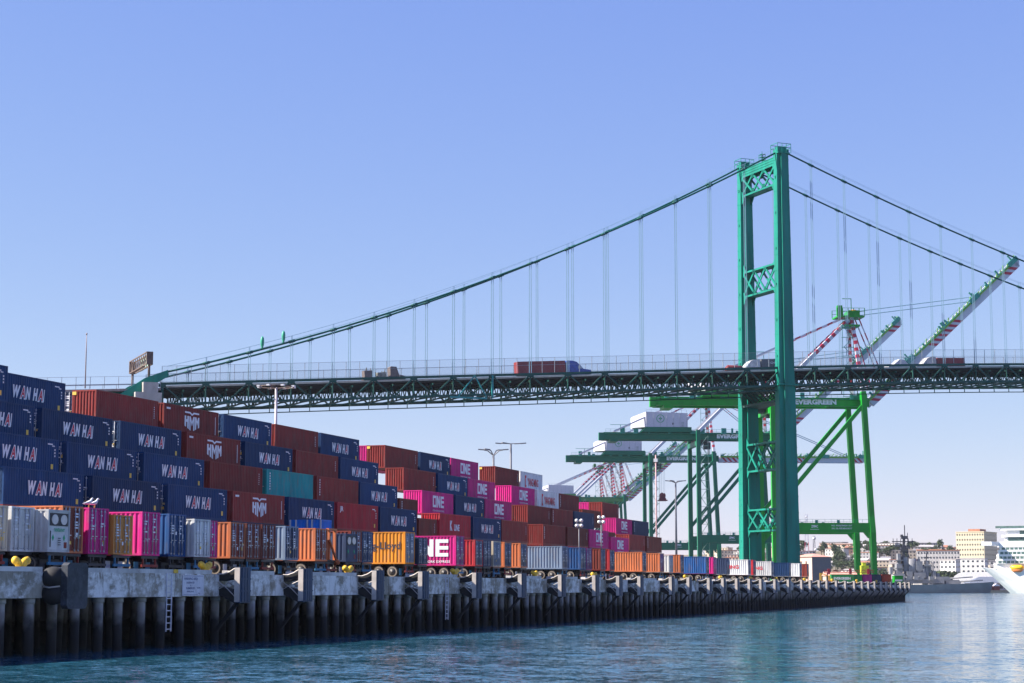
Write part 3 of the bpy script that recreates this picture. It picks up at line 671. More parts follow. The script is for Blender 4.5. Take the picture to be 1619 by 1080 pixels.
# ------------------------------------------------------------------ suspension bridge
BA = YAW + R_(21.943); bo = CW(67.33, 465.34, 0)
br = empty('suspension_bridge', 'tall green suspension bridge with a latticed tower and trussed deck crossing above the containers', 'bridge', bo, BA)
WB = 18.8; PN = 9.567
def HT(s): return 57.75 + .066*s - (.0001444*s*s if s > 0 else 0)
def HC(s): return 112.3 + (.5525*s + .000947*s*s if s < 0 else -.37*s + .00063*s*s)
S0, S1 = -16, 15
tw = link('tower', None, None, br)
for wi, w0 in enumerate((0, WB)):
    mb = MB()
    def ring(z): 
        k = (112-z)/112
        return 1.75+1.0*k, .85+.3*k, .80+.45*k, 1.55+.35*k    # half length, half width of flange; centre block
    prof = []
    for z in (-1, 20, 52.5, 53.6, 53.61, 80, 111.3):
        a, b, c_, d_ = ring(z)
        if z > 53.6: a -= .12; c_ -= .08; d_ -= .12
        prof.append((z, [(-a,-b),(-c_,-b),(-c_,-d_),(c_,-d_),(c_,-b),(a,-b),(a,b),(c_,b),(c_,d_),(-c_,d_),(-c_,b),(-a,b)]))
    vs = []; n = 12
    for z, p in prof:
        for x, y in p: vs.append((x, w0+y, z))
    fs = []
    for i in range(len(prof)-1):
        for j in range(n): fs.append((i*n+j, i*n+(j+1) % n, (i+1)*n+(j+1) % n, (i+1)*n+j))
    mb.add(vs, fs); mb.box(-1.7, 1.7, w0-1.6, w0+1.6, 111.2, 111.5)
    for z in range(6, 111, 9): 
        a, b, c_, d_ = ring(z); mb.box(-a-.05, -a+.1, w0-.2, w0+.2, z, z+.5)
    for zi in range(5, 110, 4):
        a, b, c_, d_ = ring(zi); e_ = .035
        if zi > 53.6: a -= .12; c_ -= .08; d_ -= .12
        pr = [(-a-e_,w0-b-e_),(-c_-e_,w0-b-e_),(-c_-e_,w0-d_-e_),(c_+e_,w0-d_-e_),(c_+e_,w0-b-e_),(a+e_,w0-b-e_),(a+e_,w0+b+e_),(c_+e_,w0+b+e_),(c_+e_,w0+d_+e_),(-c_-e_,w0+d_+e_),(-c_-e_,w0+b+e_),(-a-e_,w0+b+e_)]
        mb.prism(pr, 'z', zi+.6, zi+.85)
    B('tower_leg', mb, BG, tw, True)
    mb = MB(); mb.box(-1.6,1.6,w0-1.2,w0+1.2,111.5,112.3); mb.box(-1.2,1.2,w0-.6,w0+.6,112.3,113.1)
    for x in (-1.9, -.6, .6, 1.9):
        for y in (-1.7, 1.7): mb.box(x-.05,x+.05,w0+y-.05,w0+y+.05,111.3,113.7)
    for z in (112.6, 113.6):
        for y in (-1.7, 1.7): mb.box(-1.95,1.95,w0+y-.05,w0+y+.05,z,z+.12)
        for x in (-1.9, 1.9): mb.box(x-.05,x+.05,w0-1.7,w0+1.7,z,z+.12)
    B('cable_saddle', mb, BG, tw)
    mb = MB(); a = ring(53)[0]; mb.box(-a-.35, a+.35, w0-2.1, w0+2.1, 52.9, 53.3); B('leg_collar', mb, BG, tw)
def strut(z0, z1, nx, thick=.45, top=0):
    mb = MB(); y0, y1 = 1.0, WB-1.0
    for xf in (-1.25, 1.25):
        mb.box(xf-.15, xf+.15, y0, y1, z0, z0+thick); mb.box(xf-.15, xf+.15, y0, y1, z1-thick-top, z1)
        if top:
            for k in range(3): mb.box(xf-.24, xf+.24, y0, y1, z1-.12-k*top*.4, z1+.06-k*top*.4)
        zz0, zz1 = z0+thick, z1-thick-top; p = (y1-y0)/nx
        for i in range(nx):
            a, b = y0+i*p, y0+(i+1)*p
            mb.beam((xf, a, zz0), (xf, b, zz1), .5, .26, up=(1,0,0)); mb.beam((xf+.02, a, zz1), (xf+.02, b, zz0), .5, .26, up=(1,0,0))
            for yy in (a, b):
                for zc, sg in ((zz0, 1), (zz1, -1)):
                    mb.prism([(max(y0,yy-.95), zc), (min(y1,yy+.95), zc), (min(y1,yy+.3), zc+sg*.95), (max(y0,yy-.3), zc+sg*.95)], 'x', xf-.18, xf+.2)
    for yy in (y0+.2, y1-.2): pass
    mb.box(-1.1, 1.1, y0, y1, z0+.1, z0+.25); mb.box(-1.1, 1.1, y0, y1, z1-.3, z1-.12)
    return mb
for i, (z0, z1, top) in enumerate(((103.5,110.6,1.6),(77.2,83.9,0),(32.4,39.6,0),(17.4,23.1,0))):
    B('cross_strut', strut(z0, z1, 3, .45, top), BG, tw)
    mb = MB()
    for yy, sg in ((1.0, 1), (WB-1.0, -1)):
        for xf in (-1.26, 1.26):
            mb.prism([(yy, z0-1.8), (yy+sg*.2, z0-1.8), (yy+sg*1.5, z0), (yy, z0)], 'x', xf-.13, xf+.13); mb.prism([(yy, z1+(1.8 if i else .3)), (yy+sg*.2, z1+(1.8 if i else .3)), (yy+sg*1.5, z1), (yy, z1)], 'x', xf-.13, xf+.13)
    B('bracket', mb, BG, tw)
mb = MB(); mb.box(-.2,.2,9.0,9.9,110.6,111.0)
for y in (8.7, 10.2):
    for x in (-.5,.5): mb.box(x-.05,x+.05,y-.05,y+.05,110.6,113.2)
for z in (111.6, 112.4, 113.1): mb.box(-.55,.55,8.65,10.25,z,z+.09)
mb.box(-.05,.05,9.4,9.5,111,114); B('lamp_mast', mb, BG, tw)
mb = MB(); mb.box(-3.4, 3.4, 1.0, WB-1, 52.4, 52.9)
for y in range(2, 18, 2): mb.beam((-3.2, y, 52.4), (0, y, 49.6), .25); mb.beam((3.2, y, 52.4), (0, y, 49.6), .25)
mb.box(-2.4, 2.4, 1.0, WB-1, 48.9, 49.5); B('deck_bearing', mb, BGD, tw)
# cables, hand ropes, hangers
for w0 in (0, WB):
    mb = MB(); pts = [(s, w0, HC(s)) for s in [S0*PN-1+i*(abs(S0)*PN+1)/30 for i in range(31)]]; pts[-1] = (0, w0, 112.3)
    mb.tube(pts, .22, 8); mb.tube([(s, w0, HC(s)) for s in [i*S1*PN/26 for i in range(27)]], .22, 8)
    for k in range(S0+1, S1):
        if k: s = k*PN-1.0; sl = (HC(s+.5)-HC(s-.5)); mb.tube([(s-.7, w0, HC(s)-.7*sl), (s+.7, w0, HC(s)+.7*sl)], .33, 8)
    B('main_cable', mb, CBL, br)
    mb = MB()
    for s_ in (-.35, .35):
        mb.tube([(s, w0+s_, HC(s)+1.25) for s in [S0*PN+i*(abs(S0)*PN)/30 for i in range(31)]], .025, 4); mb.tube([(s, w0+s_, HC(s)+1.25) for s in [i*S1*PN/26 for i in range(27)]], .025, 4)
        for k in range(S0+1, S1): s = k*PN-1.0; mb.box(s-.04, s+.04, w0+s_-.03, w0+s_+.03, HC(s), HC(s)+1.3)
    B('hand_rope', mb, WIRE, br)
    for k in range(S0+1, S1):
        s = k*PN-1.0; mb = MB()
        if abs(s) < 3: continue
        for ds in (-.27, .27):
            for dw in (-.12, .12): mb.tube([(s+ds, w0+dw, HT(s)-.3), (s+ds*.8, w0+dw, HC(s))], .045, 4, cap=False)
        B('hanger', mb, WIRE, br)
# stiffening trusses
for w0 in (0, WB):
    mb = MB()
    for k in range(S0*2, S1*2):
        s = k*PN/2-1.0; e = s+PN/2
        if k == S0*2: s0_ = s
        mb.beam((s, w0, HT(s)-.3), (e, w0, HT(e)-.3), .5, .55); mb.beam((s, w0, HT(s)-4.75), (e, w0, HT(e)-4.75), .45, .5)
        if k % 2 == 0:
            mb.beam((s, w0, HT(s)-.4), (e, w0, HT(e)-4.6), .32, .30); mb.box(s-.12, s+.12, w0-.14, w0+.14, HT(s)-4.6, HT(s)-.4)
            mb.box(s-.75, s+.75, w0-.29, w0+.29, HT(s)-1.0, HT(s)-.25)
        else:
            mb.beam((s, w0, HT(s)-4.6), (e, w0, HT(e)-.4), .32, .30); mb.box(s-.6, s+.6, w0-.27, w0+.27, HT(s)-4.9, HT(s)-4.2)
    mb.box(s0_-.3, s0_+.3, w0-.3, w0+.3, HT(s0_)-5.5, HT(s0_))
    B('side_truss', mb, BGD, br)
mb = MB(); fb = MB(); lb = MB(); cb = MB(); cb2 = MB()
for k in range(S0*2, S1*2):
    s = k*PN/2-1.0; e = s+PN/2
    vs = [(s,1.2,HT(s)-1.35),(e,1.2,HT(e)-1.35),(e,WB-1.2,HT(e)-1.35),(s,WB-1.2,HT(s)-1.35)]
    mb.add(vs+[(x,y,z+.35) for x,y,z in vs], [(0,3,2,1),(4,5,6,7),(0,1,5,4),(1,2,6,5),(2,3,7,6),(3,0,4,7)])
    for y in (3, 6, 9.4, 12.8, 15.8): mb.beam((s,y,HT(s)-1.75),(e,y,HT(e)-1.75),.3,.75)
    for y, q_ in ((1.25, cb), (WB-1.25, cb2)): q_.beam((s,y,HT(s)-.80),(e,y,HT(e)-.80),.18,.42)
    z0, z1 = HT(s)-1.9, HT(s)-4.5
    fb.beam((s,.3,z0),(s,WB-.3,z0),.28,.4); fb.beam((s,.3,z1),(s,WB-.3,z1),.25,.3)
    n = 6; p = (WB-.6)/n
    for j in range(n):
        a = .3+j*p; fb.beam((s,a,z1),(s,a+p/2,z0),.2,.2); fb.beam((s,a+p/2,z0),(s,a+p,z1),.2,.2)
    s2 = (s+e)/2
    lb.beam((s,.3,HT(s)-4.9),(e,WB-.3,HT(e)-4.9),.25,.2); lb.beam((s,WB-.3,HT(s)-4.9),(e,.3,HT(e)-4.9),.25,.2)
    for y in (.2, WB-.2): lb.beam((s,y,HT(s)-5.9),(e,y,HT(e)-5.9),.12,.22); lb.box(s-.08,s+.08,y-.08,y+.08,HT(s)-5.9,HT(s)-4.8)
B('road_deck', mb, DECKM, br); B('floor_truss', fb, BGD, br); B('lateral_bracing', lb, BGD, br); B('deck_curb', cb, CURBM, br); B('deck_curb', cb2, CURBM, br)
mesh_m = bpy.data.materials.new('chain link mesh'); mesh_m.use_nodes = True
_n = mesh_m.node_tree.nodes; _l = mesh_m.node_tree.links; _t = _n.new('ShaderNodeBsdfTransparent'); _x = _n.new('ShaderNodeMixShader'); _x.inputs[0].default_value = .13
_n['Principled BSDF'].inputs['Base Color'].default_value = (.3,.33,.38,1); _l.new(_t.outputs[0], _x.inputs[1]); _l.new(_n['Principled BSDF'].outputs[0], _x.inputs[2]); _l.new(_x.outputs[0], _n['Material Output'].inputs[0])
for w0 in (.45, WB-.45):
    mb = MB(); n = int((S1-S0)*3)
    for j in range(n):
        s = S0*PN-1+j*PN/3; e = s+PN/3; hh = 3.6 
        mb.box(s-.05,s+.05,w0-.05,w0+.05,HT(s)-.1,HT(s)+hh)
        mb.beam((s,w0,HT(s)+hh),(e,w0,HT(e)+hh),.06,.06); mb.beam((s,w0,HT(s)+1.9),(e,w0,HT(e)+1.9),.05,.05)
        mb.add([(s,w0,HT(s)),(e,w0,HT(e)),(e,w0,HT(e)+hh),(s,w0,HT(s)+hh)], [(0,1,2,3)], 1)
    B('deck_fence', mb, [FENCEM, mesh_m], br)
# lamp like fixtures standing on the near cable
for s in (-132.1, -127.3):
    mb = MB(); z = HC(s); mb.tube([(s,0,z+.1),(s,0,z+.5),(s,0,z+.9),(s,0,z+1.9),(s,0,z+2.5),(s,0,z+2.9)], [.28,.22,.38,.42,.36,.08], 10); B('cable_fixture', mb, mat('fixture green', (.03,.33,.2), .5), br)
# maintenance platform hung round the truss
mb = MB()
for a, b in ((-88,-79),):
    for y in (-.35,): mb.beam((a+2,y,HT(a)-4.9),(a+6,y,HT(a)+.1),.3,.25); mb.beam((a+6,y,HT(a)+.1),(a+9,y,HT(a)-4.9),.3,.25); mb.box(a,a+9,y-.2,y+.3,HT(a)-5.3,HT(a)-4.9); mb.box(a+10.2,a+10.6,y-.2,y+.3,HT(a)-5,HT(a)+.3)
B('maintenance_frame', mb, mat('frame teal', (.015,.22,.22), .5), br)
# cable bent pier at the left end, cable housings, approach viaduct
mb = MB(); mb.box(-160.3,-154.6,-2.6,WB+2.6,0,45.1); mb.box(-158.6,-155.4,-2.4,1.9,45.1,47.3); mb.box(-158.6,-155.4,WB-1.9,WB+2.4,45.1,47.3); B('end_pier', mb, CONC, br)
for w0 in (0, WB):
    mb = MB(); mb.prism([(-153.0,50.3),(-152.8,48.9),(-155.5,47.3),(-166,41),(-172,37.5),(-172,39),(-165,43.4),(-158,48.3)], 'y', w0-.75, w0+.75); B('cable_housing', mb, BG, br, True)
mb = MB(); n = 30; L0, L1 = -154.5, -420
def HA(s): return 46.7 + (s+161)*.058
for j in range(n):
    s, e = L0+(L1-L0)*j/n, L0+(L1-L0)*(j+1)/n
    for y in (1.5, 6, 12.5, 17.3): mb.beam((s,y,HA(s)-2.6),(e,y,HA(e)-2.6),.4,2.6, 1)
    mb.beam((s,WB/2,HA(s)-1.0),(e,WB/2,HA(e)-1.0),WB+1,.5); 
B('approach_span', mb, [mat('viaduct brown concrete', (.30,.23,.21), .85), BG], br)
mb = MB()
for j in range(88):
    s = L0-j*3.0; e = s-3
    for w0 in (-.3, WB+.3):
        mb.box(s-.05,s+.05,w0-.05,w0+.05,HA(s)-.6,HA(s)+1.9); mb.beam((s,w0,HA(s)+1.9),(e,w0,HA(e)+1.9),.06,.06); mb.beam((s,w0,HA(s)+.2),(e,w0,HA(e)+.2),.1,.2)
B('approach_fence', mb, FENCEM, br)
for s in (-200, -245, -300, -360):
    mb = MB(); mb.box(s-1.2,s+1.2,1,WB-1,0,HA(s)-3.9); B('approach_pier', mb, CONC, br)
# sign gantry
def BW_(s, w_, z): 
    v = Vector((s*cos(BA)-w_*sin(BA), s*sin(BA)+w_*cos(BA), z)); return Vector((bo.x, bo.y, 0))+v
t = empty('sign_gantry', 'rusty brown sign gantry seen from behind above the left end of the bridge', 'sign gantry', BW_(-157, 0, 0), BA)
RUST = mat('rusty steel', (.13,.09,.075), .8, 0, .3, (1,1,1), 1.2)
for y, z in ((0, 47.3), (WB, 45.3)): mb = MB(); mb.tube([(0,y,z),(0,y,54.0)], .28, 8); B('post', mb, RUST, t)
mb = MB()
for x in (-.6, .6):
    for z in (51.4, 54.0): mb.beam((x,-.6,z),(x,WB+.6,z),.22,.22)
    for j in range(9):
        y = -.6+j*(WB+1.2)/9; y2 = y+(WB+1.2)/9; mb.beam((x,y,51.4),(x,y2,54.0),.12,.12); mb.beam((x,y,54.0),(x,y,51.4),.12,.12)
mb.box(-.7,.7,-.7,-.3,51.3,54.1); mb.box(-.7,.7,WB+.3,WB+.7,51.3,54.1); mb.box(-1.4,-.6,1,15,50.9,51.05)
B('truss_beam', mb, RUST, t)
for a, b in ((3.5, 8.2), (9.2, 13.6)): mb = MB(); mb.box(.65,.75,a,b,51.2,54.3); B('sign_back', mb, mat('sign back green', (.30,.42,.36), .6), t)
mb = MB(); mb.tube([(0,0,0),(0,0,8),(0,0,11.6)], [.15,.12,.08], 6); mb.tube([(0,0,11.5),(0,0,11.9)], .17, 6)
o = B('lamp_post', mb, mat('lamp post grey', (.30,.24,.24), .6), label='tall thin lamp post on the approach viaduct above the topmost maroon container', cat='lamp post'); o.location = BW_(-170.5, 0, HA(-170.5)-.5); o.rotation_euler = (0,0,BA)

# vehicles on the bridge (local x = direction of travel +)
def semi(name, label, s, w_, rz, boxp, cabp, L=12.2, h=2.9, sleeper=True, slope=.066):
    o = empty(name, label, 'truck', BW_(s, w_, HT(s)-1.0), BA+rz); o.rotation_euler = (0, -math.atan(slope)*(1 if rz == 0 else -1), BA+rz)
    mb = MB(); mb.box(0,L,-1.22,1.22,1.2,1.2+h)
    for x in [i*.4+.2 for i in range(int(L/.4))]:
        for y in (-1.25, 1.22): mb.box(x,x+.16,y,y+.03,1.35,1.1+h)
    B('cargo_box', mb, boxp, o)
    mb = MB(); mb.box(0,L+1.2,-.5,.5,.85,1.18); B('frame', mb, DARK, o)
    x = L+.4
    mb = MB(); mb.prism([(x,.7),(x+6.2,.7),(x+6.35,1.2),(x+6.2,1.75),(x+4.3,2.05),(x+3.4,3.0),(x+2.6,3.75),(x+1.6,4.05),(x+.3,4.1),(x,4.0)], 'y', -1.2, 1.2); B('cab', mb, cabp, o, True)
    mb = MB(); mb.prism([(x+2.9,2.1),(x+4.15,2.1),(x+3.45,2.85),(x+2.9,2.85)], 'y', -1.215, 1.215); B('window', mb, mat('cab glass', (.30,.36,.42), .1), o)
    wheel = MB(); 
    for xx in (.9, 2.2, x+.9, x+2.1, x+5.2):
        for y in (-1.0, 1.0):
            wm = MB(); wm.tube([(xx,y-.18,.5),(xx,y+.18,.5)], .5, 14); B('wheel', wm, TYRE, o)
    return o
semi('semi_truck', 'blue semi truck hauling a maroon container across the bridge left of the tower', -69.4, 5.0, 0, MAR, mat('truck blue', (.02,.06,.33), .35))
t2 = semi('semi_truck', 'pale semi truck with a maroon box coming left on the bridge right of the tower', 62.2, 13.8, pi, MAR, mat('truck pale', (.55,.52,.48), .4), 8.6, 2.6, slope=.045)
t3 = semi('semi_truck', 'white truck with dark box and small lettering between the two tower legs on the bridge', 8.0, 13.8, pi, mat('box dark slate', (.12,.12,.13), .6), mat('truck white', (.6,.6,.62), .4), 7.2, 3.0, slope=.06)
mb = MB(); put_text(mb, 'CHINA', 3.0, .55, (3.2, 1.262, 3.2), (-1,0,0), 0, .03); B('lettering', mb, TXW, t3)
mb = MB(); mb.tube([(0,0,1.9),(.6,0,1.9),(4.4,0,1.9),(5,0,1.9)], [.5,1.05,1.05,.5], 14); tk = MB()
t4 = empty('tank_truck', 'dull maroon tank truck partly behind the left tower leg on the bridge', 'truck', BW_(-9.5, 13, HT(-9)-1.0), BA)
B('tank', mb, MAR, t4); mb = MB(); mb.box(-.4,7.4,-.5,.5,.7,.95); B('frame', mb, DARK, t4)
mb = MB(); mb.prism([(5.4,.7),(7.6,.7),(7.6,1.7),(7.2,2.6),(5.4,2.7)], 'y', -1.15, 1.15); B('cab', mb, WHITE, t4, True)
for xx in (.6, 1.8, 6.6):
    for y in (-1, 1): wm = MB(); wm.tube([(xx,y-.15,.45),(xx,y+.15,.45)], .45, 12); B('wheel', wm, TYRE, t4)
t5 = empty('work_truck', 'dark flatbed work truck loaded with posts and junk on the left part of the bridge', 'truck', BW_(-107.2, 5, HT(-107)-1.0), BA); t5.rotation_euler = (0, -math.atan(.066), BA)
WTM = mat('work truck brown', (.13,.10,.09), .7)
mb = MB(); mb.box(0,6.2,-1.1,1.1,.7,1.1); mb.box(.2,2.1,-1.0,1.0,1.1,2.9); B('flatbed', mb, WTM, t5)
mb = MB(); rr = random.Random(4)
for i in range(9): x = rr.uniform(.1,5.8); y = rr.uniform(-.9,.9); mb.beam((x,y,1.1),(x+rr.uniform(-.5,.5),y,rr.uniform(2.4,3.7)),.14)
mb.box(3.4,5.6,-.9,.9,1.1,2.4); B('load', mb, mat('junk', (.20,.20,.17), .8, 0, .5), t5)
mb = MB(); mb.prism([(6.4,.6),(9.9,.6),(10.0,1.3),(9.3,1.6),(8.5,1.75),(7.9,3.6),(6.6,3.7),(6.4,3.5)], 'y', -1.1, 1.1); B('cab', mb, WTM, t5, True)
for xx in (1.2, 4.6, 8.8):
    for y in (-1,1): wm = MB(); wm.tube([(xx,y-.15,.42),(xx,y+.15,.42)], .42, 12); B('wheel', wm, TYRE, t5)
t6 = empty('pickup_truck', 'white truck cab just showing above the deck beside the pale semi truck', 'truck', BW_(38.5, 13.8, HT(38)-1), BA)
mb = MB(); mb.prism([(0,.6),(6.5,.6),(6.6,1.9),(4.9,3.6),(3.4,3.8),(1.6,2.4),(0,1.9)], 'y', -1.1, 1.1); B('body', mb, mat('truck white', (.6,.6,.62), .4), t6, True)
for xx in (1.2, 5.2):
    for y in (-1,1): wm = MB(); wm.tube([(xx,y-.15,.42),(xx,y+.15,.42)], .42, 12); B('wheel', wm, TYRE, t6)

# ------------------------------------------------------------------ ship to shore cranes
GY = 20.5; GH = 62.6
def stripes(mb, p, q, a, b, n, m0=0, m1=1, frac=(0,1), side=None):
    """box beam painted in alternating bands between the given fractions"""
    p = Vector(p); q = Vector(q); f0, f1 = frac; cuts = [0, f0]+[f0+(f1-f0)*i/n for i in range(1, n+1)]+[1]
    for i in range(len(cuts)-1):
        if cuts[i+1]-cuts[i] < 1e-4: continue
        inb = f0-1e-6 <= cuts[i] < f1-1e-6
        mb.beam(p.lerp(q, cuts[i]), p.lerp(q, cuts[i+1]), a, b, m1 if inb and (i % 2) else m0)
def box_boom(mb, p, q, y, wd=1.3, dp=2.5, bands=((.03,.2),(.42,.62),(.93,1.0)), teal=True):
    p = Vector(p); q = Vector(q); d = (q-p).normalized(); L = (q-p).length; nrm = Vector((-d.z,0,d.x))
    up = Vector((-d.z,0,d.x))
    mb.beam(p+Vector((0,y,0)), q+Vector((0,y,0)), wd, dp, 0, up=up)
    for a, b in bands:
        n = max(1, int((b-a)*L/2.2)); 
        for i in range(n):
            t0 = a*L+(i+.15)*(b-a)*L/n; tt = (b-a)*L/n*.5
            for yy in (y-wd/2-.02, y+wd/2+.02):
                s1 = p+d*t0; sl = d*dp*.9
                vs = [s1-nrm*dp/2, s1+d*tt-nrm*dp/2, s1+d*tt-sl*1+nrm*dp/2, s1-sl*1+nrm*dp/2]
                mb.add([(v.x, yy, v.z) for v in vs], [(0,1,2,3)], 1)
def crane(name, label, D, legm, girm, boom_up=True, housem=HOUSEW, trolley=None, letters=True, stair=True):
    c = CW(82.7-.071*(D-600), D, DZ); t = empty('gantry_crane', label, 'crane', c, CR_ANG, 'ship to shore cranes')
    z0 = -DZ; GT_ = GH-DZ   # girder centre height over the quay
    P1 = 16.2; P2 = 19.2    # portal beam
    for y in (0, GY):
        lm = MB(); lm.beam((0,y,1.5),(0,y,P1),1.5,1.5,a2=1.9,b2=1.7); lm.beam((0,y,P1),(0,y,GT_+2),1.9,1.7,a2=1.5,b2=1.5); B('leg', lm, legm, t)
        lm = MB(); lm.beam((31.6,y,1.5),(31.2,y,P1),1.6,1.5,a2=3.0,b2=1.7); lm.beam((31.2,y,P1),(31.0,y,P2+2),3.0,1.7,a2=2.1,b2=1.7); lm.beam((31.0,y,P2+2),(29.3,y,GT_+3),2.1,1.7,a2=1.7,b2=1.6); B('leg', lm, legm, t)
        bm_ = MB(); bm_.box(0,31,y-.7,y+.7,P1,P2)
        bm_.prism([(29.9,P1-.01),(28.4,P1-.01),(29.95,P1-1.8)], 'y', y-.68, y+.68); bm_.prism([(1,P1-.01),(3,P1-.01),(1,P1-2.4)], 'y', y-.68, y+.68)
        pb = B('portal_beam', bm_, legm, t)
        if y == 0 and letters:
            mb = MB(); put_text(mb, 'NO. 95036784024  EV7', 6.5, .5, (21.3, -.72, P2-.85), (1,0,0), 0, .02); put_text(mb, 'SWL 130L FREE MEASURE 5T', 6.5, .5, (21.3, -.72, P2-1.75), (1,0,0), 0, .02)
            put_text(mb, 'ZPMC', 2.2, .8, (12.6,-.72,P2-1.1), (1,0,0), 0, .04); rect(mb, (12.6,-.72,P2-2.1), (1,0,0), -1.4, 1.4, 0, .12)
            B('lettering', mb, TXW, pb)
        rb = MB()
        for x in range(0, 32, 2): rb.box(x-.03,x+.03,y-.6,y-.54,P2,P2+1.1)
        rb.box(0,31,y-.6,y-.54,P2+1.05,P2+1.12)
        for x in (3,7,13,20): rb.box(x,x+.8,y-.3,y+.3,P2,P2+.9)
        B('railing', rb, CRT, t)
        db = MB(); db.beam((.3,y,P2+4.0),(28.9,y,GT_-1.8),1.3,1.2); B('diagonal_brace', db, legm, t)
        for x in (0, 31.3):
            pass
    for x, zz in ((0, GT_-4), (30, GT_+.5), (0, 1.2), (31.6, 1.2)):
        sm = MB(); sm.box(x-.8,x+.8,.8,GY-.8,zz,zz+1.8 if zz > 5 else zz+1.3); B('sill_beam', sm, legm, t)
    for x in (0, 31.6):
        for y in (0, GY):
            bg_ = MB(); bg_.box(x-.5,x+.5,y-3.2,y+3.2,.5,1.3)
            for k in (-2.6,-1.2,1.2,2.6): bg_.tube([(x-.3,y+k,.4),(x+.3,y+k,.4)], .4, 10)
            B('bogie', bg_, legm, t)
    # girder
    g = MB()
    for y in (5.5, 13.5): g.box(-36.5, 32.5, y-.7, y+.7, GT_-1.4, GT_+1.4)
    g.box(-36.4,-35,6.2,12.8,GT_-1,GT_+.6); g.box(-10,-9,6.2,12.8,GT_-1,GT_+1); g.box(20,21,6.2,12.8,GT_-1,GT_+1)
    g.box(-38.5,-36.5,4.4,6.6,GT_-1.9,GT_+1.2); g.box(-34,-31,4.9,14,GT_-2.3,GT_-1.4)
    gi = B('girder', g, girm, t)
    if letters:
        mb = MB(); put_text(mb, 'EVERGREEN', 13.6, 1.75, (15.0, 4.77, GT_), (1,0,0), 0, .06); B('lettering', mb, TXW, gi)
    rb = MB()
    for x in range(-36, 32, 2): rb.box(x-.03,x+.03,4.0,4.06,GT_+.9,GT_+2.6)
    rb.box(-36,32,4.0,4.06,GT_+2.5,GT_+2.58); rb.box(-36,32,4.0,4.8,GT_+.8,GT_+.9); rb.box(-36,32,4.0,4.06,GT_+1.7,GT_+1.76)
    rr = random.Random(int(D))
    for i in range(16): x = rr.uniform(-34, 30); rb.box(x,x+rr.uniform(.5,2),4.1,4.7,GT_+.9,GT_+rr.uniform(1.6,3.2))
    rb.box(-34,-26,4.2,4.5,GT_+4.2,GT_+4.35); rb.box(-30.1,-29.9,4.2,4.5,GT_+1,GT_+4.2)
    B('walkway', rb, CRT, t)
    hm = MB(); z0h, z1h = GT_+3.4, GT_+9.4
    hm.add([(-3.5,3.5,z0h),(-20,3.5,z0h),(-24.5,8,z0h),(-24.5,15,z0h),(-3.5,15,z0h),(-3.5,3.5,z1h-.5),(-20,3.5,z1h),(-24.5,8,z1h-1.6),(-24.5,15,z1h-1.6),(-3.5,15,z1h-.5)],
           [(0,1,2,3,4),(5,6,7,8,9),(0,1,6,5),(1,2,7,6),(2,3,8,7),(3,4,9,8),(4,0,5,9)])
    ho = B('machinery_house', hm, housem, t, True)
    pr = MB()
    for k in range(7): pr.box(-19.6+k*2.6,-19.45+k*2.6,3.40,3.5,z0h,z1h-.6)
    for k in range(9): pr.box(-20+k*2,-19.9+k*2,3.5,3.6,z1h-.5,z1h+.8)
    pr.box(-20,-4,3.5,3.58,z1h+.7,z1h+.78); pr.box(-6,-5,3.42,3.5,z0h,z0h+2.1)
    B('house_trim', pr, STEEL, t)
    hb = MB(); hb.prism([(-22,GT_+1.4),(-2,GT_+1.4),(-2,GT_+3.4),(-20,GT_+3.4)], 'y', 3.4, 15); B('house_base', hb, girm, t, True)
    if letters:
        mb = MB(); cx_, cz_ = -14.3, z0h+3.3
        for k in range(24):
            a0, a1 = k*pi/12, (k+1)*pi/12; poly2(mb, (cx_,3.46,cz_), (1,0,0), [(1.35*cos(a0),1.35*sin(a0)),(1.35*cos(a1),1.35*sin(a1)),(1.6*cos(a1),1.6*sin(a1)),(1.6*cos(a0),1.6*sin(a0))], 0)
        poly2(mb, (cx_,3.46,cz_), (1,0,0), [(0,1.1),(-.28,.28),(-.8,0),(-.28,-.28),(0,-1.1),(.28,-.28),(.8,0),(.28,.28)], 0)
        rect(mb, (-9.3,3.46,z0h+1.3), (1,0,0), -.3,.3,-.4,.4, 1)
        B('emblem', mb, [TXG, DARK], ho)
    # A frame
    AX, AZ = 28.0, GT_+29.0
    for y, ya in ((3, 7.5), (GY-3, 11.5)):
        mb = MB(); stripes(mb, (30.2,y,GT_+2), (AX,ya,AZ-1), 1.1, 1.1, 20, frac=(.12,1)); B('mast_leg', mb, [CRW, CRR], t)
        mb = MB(); stripes(mb, (1,y,GT_+2), (AX-1,ya,AZ-2), 1.2, 1.2, 12, frac=(.55,1)); B('back_strut', mb, [CRW, CRR], t)
        mb = MB(); stripes(mb, (-33,y,GT_+1.5), (AX-1,ya,AZ-.5), .55, .55, 10, frac=(.7,1)); B('backstay', mb, [CRW, CRR], t)
    mb = MB(); mb.box(AX-5,AX+4,6,13,AZ-1.2,AZ-.7)
    for x in (-5,-3.2,-1.4,.4,2.2,4):
        for y in (6, 13): mb.box(AX+x-.1,AX+x+.1,y-.1,y+.1,AZ-.7,AZ+1.8)
    for z in (.5, 1.7): mb.box(AX-5,AX+4,5.95,6.05,AZ+z,AZ+z+.12); mb.box(AX-5,AX+4,12.95,13.05,AZ+z,AZ+z+.12)
    mb.box(AX-4.8,AX-3.2,6.2,8,AZ-.7,AZ+2.6); mb.box(AX-1,AX+2.6,6.6,12.6,AZ-.7,AZ+1.1); mb.box(AX-.2,AX,7,7.2,AZ+1,AZ+5); mb.box(AX-3,AX,7,7.2,AZ+4.8,AZ+5); mb.box(AX-2.5,AX+2.5,6.2,12.5,AZ-4.2,AZ-3.6)
    B('apex_platform', mb, girm if girm is not CRD else CRT, t)
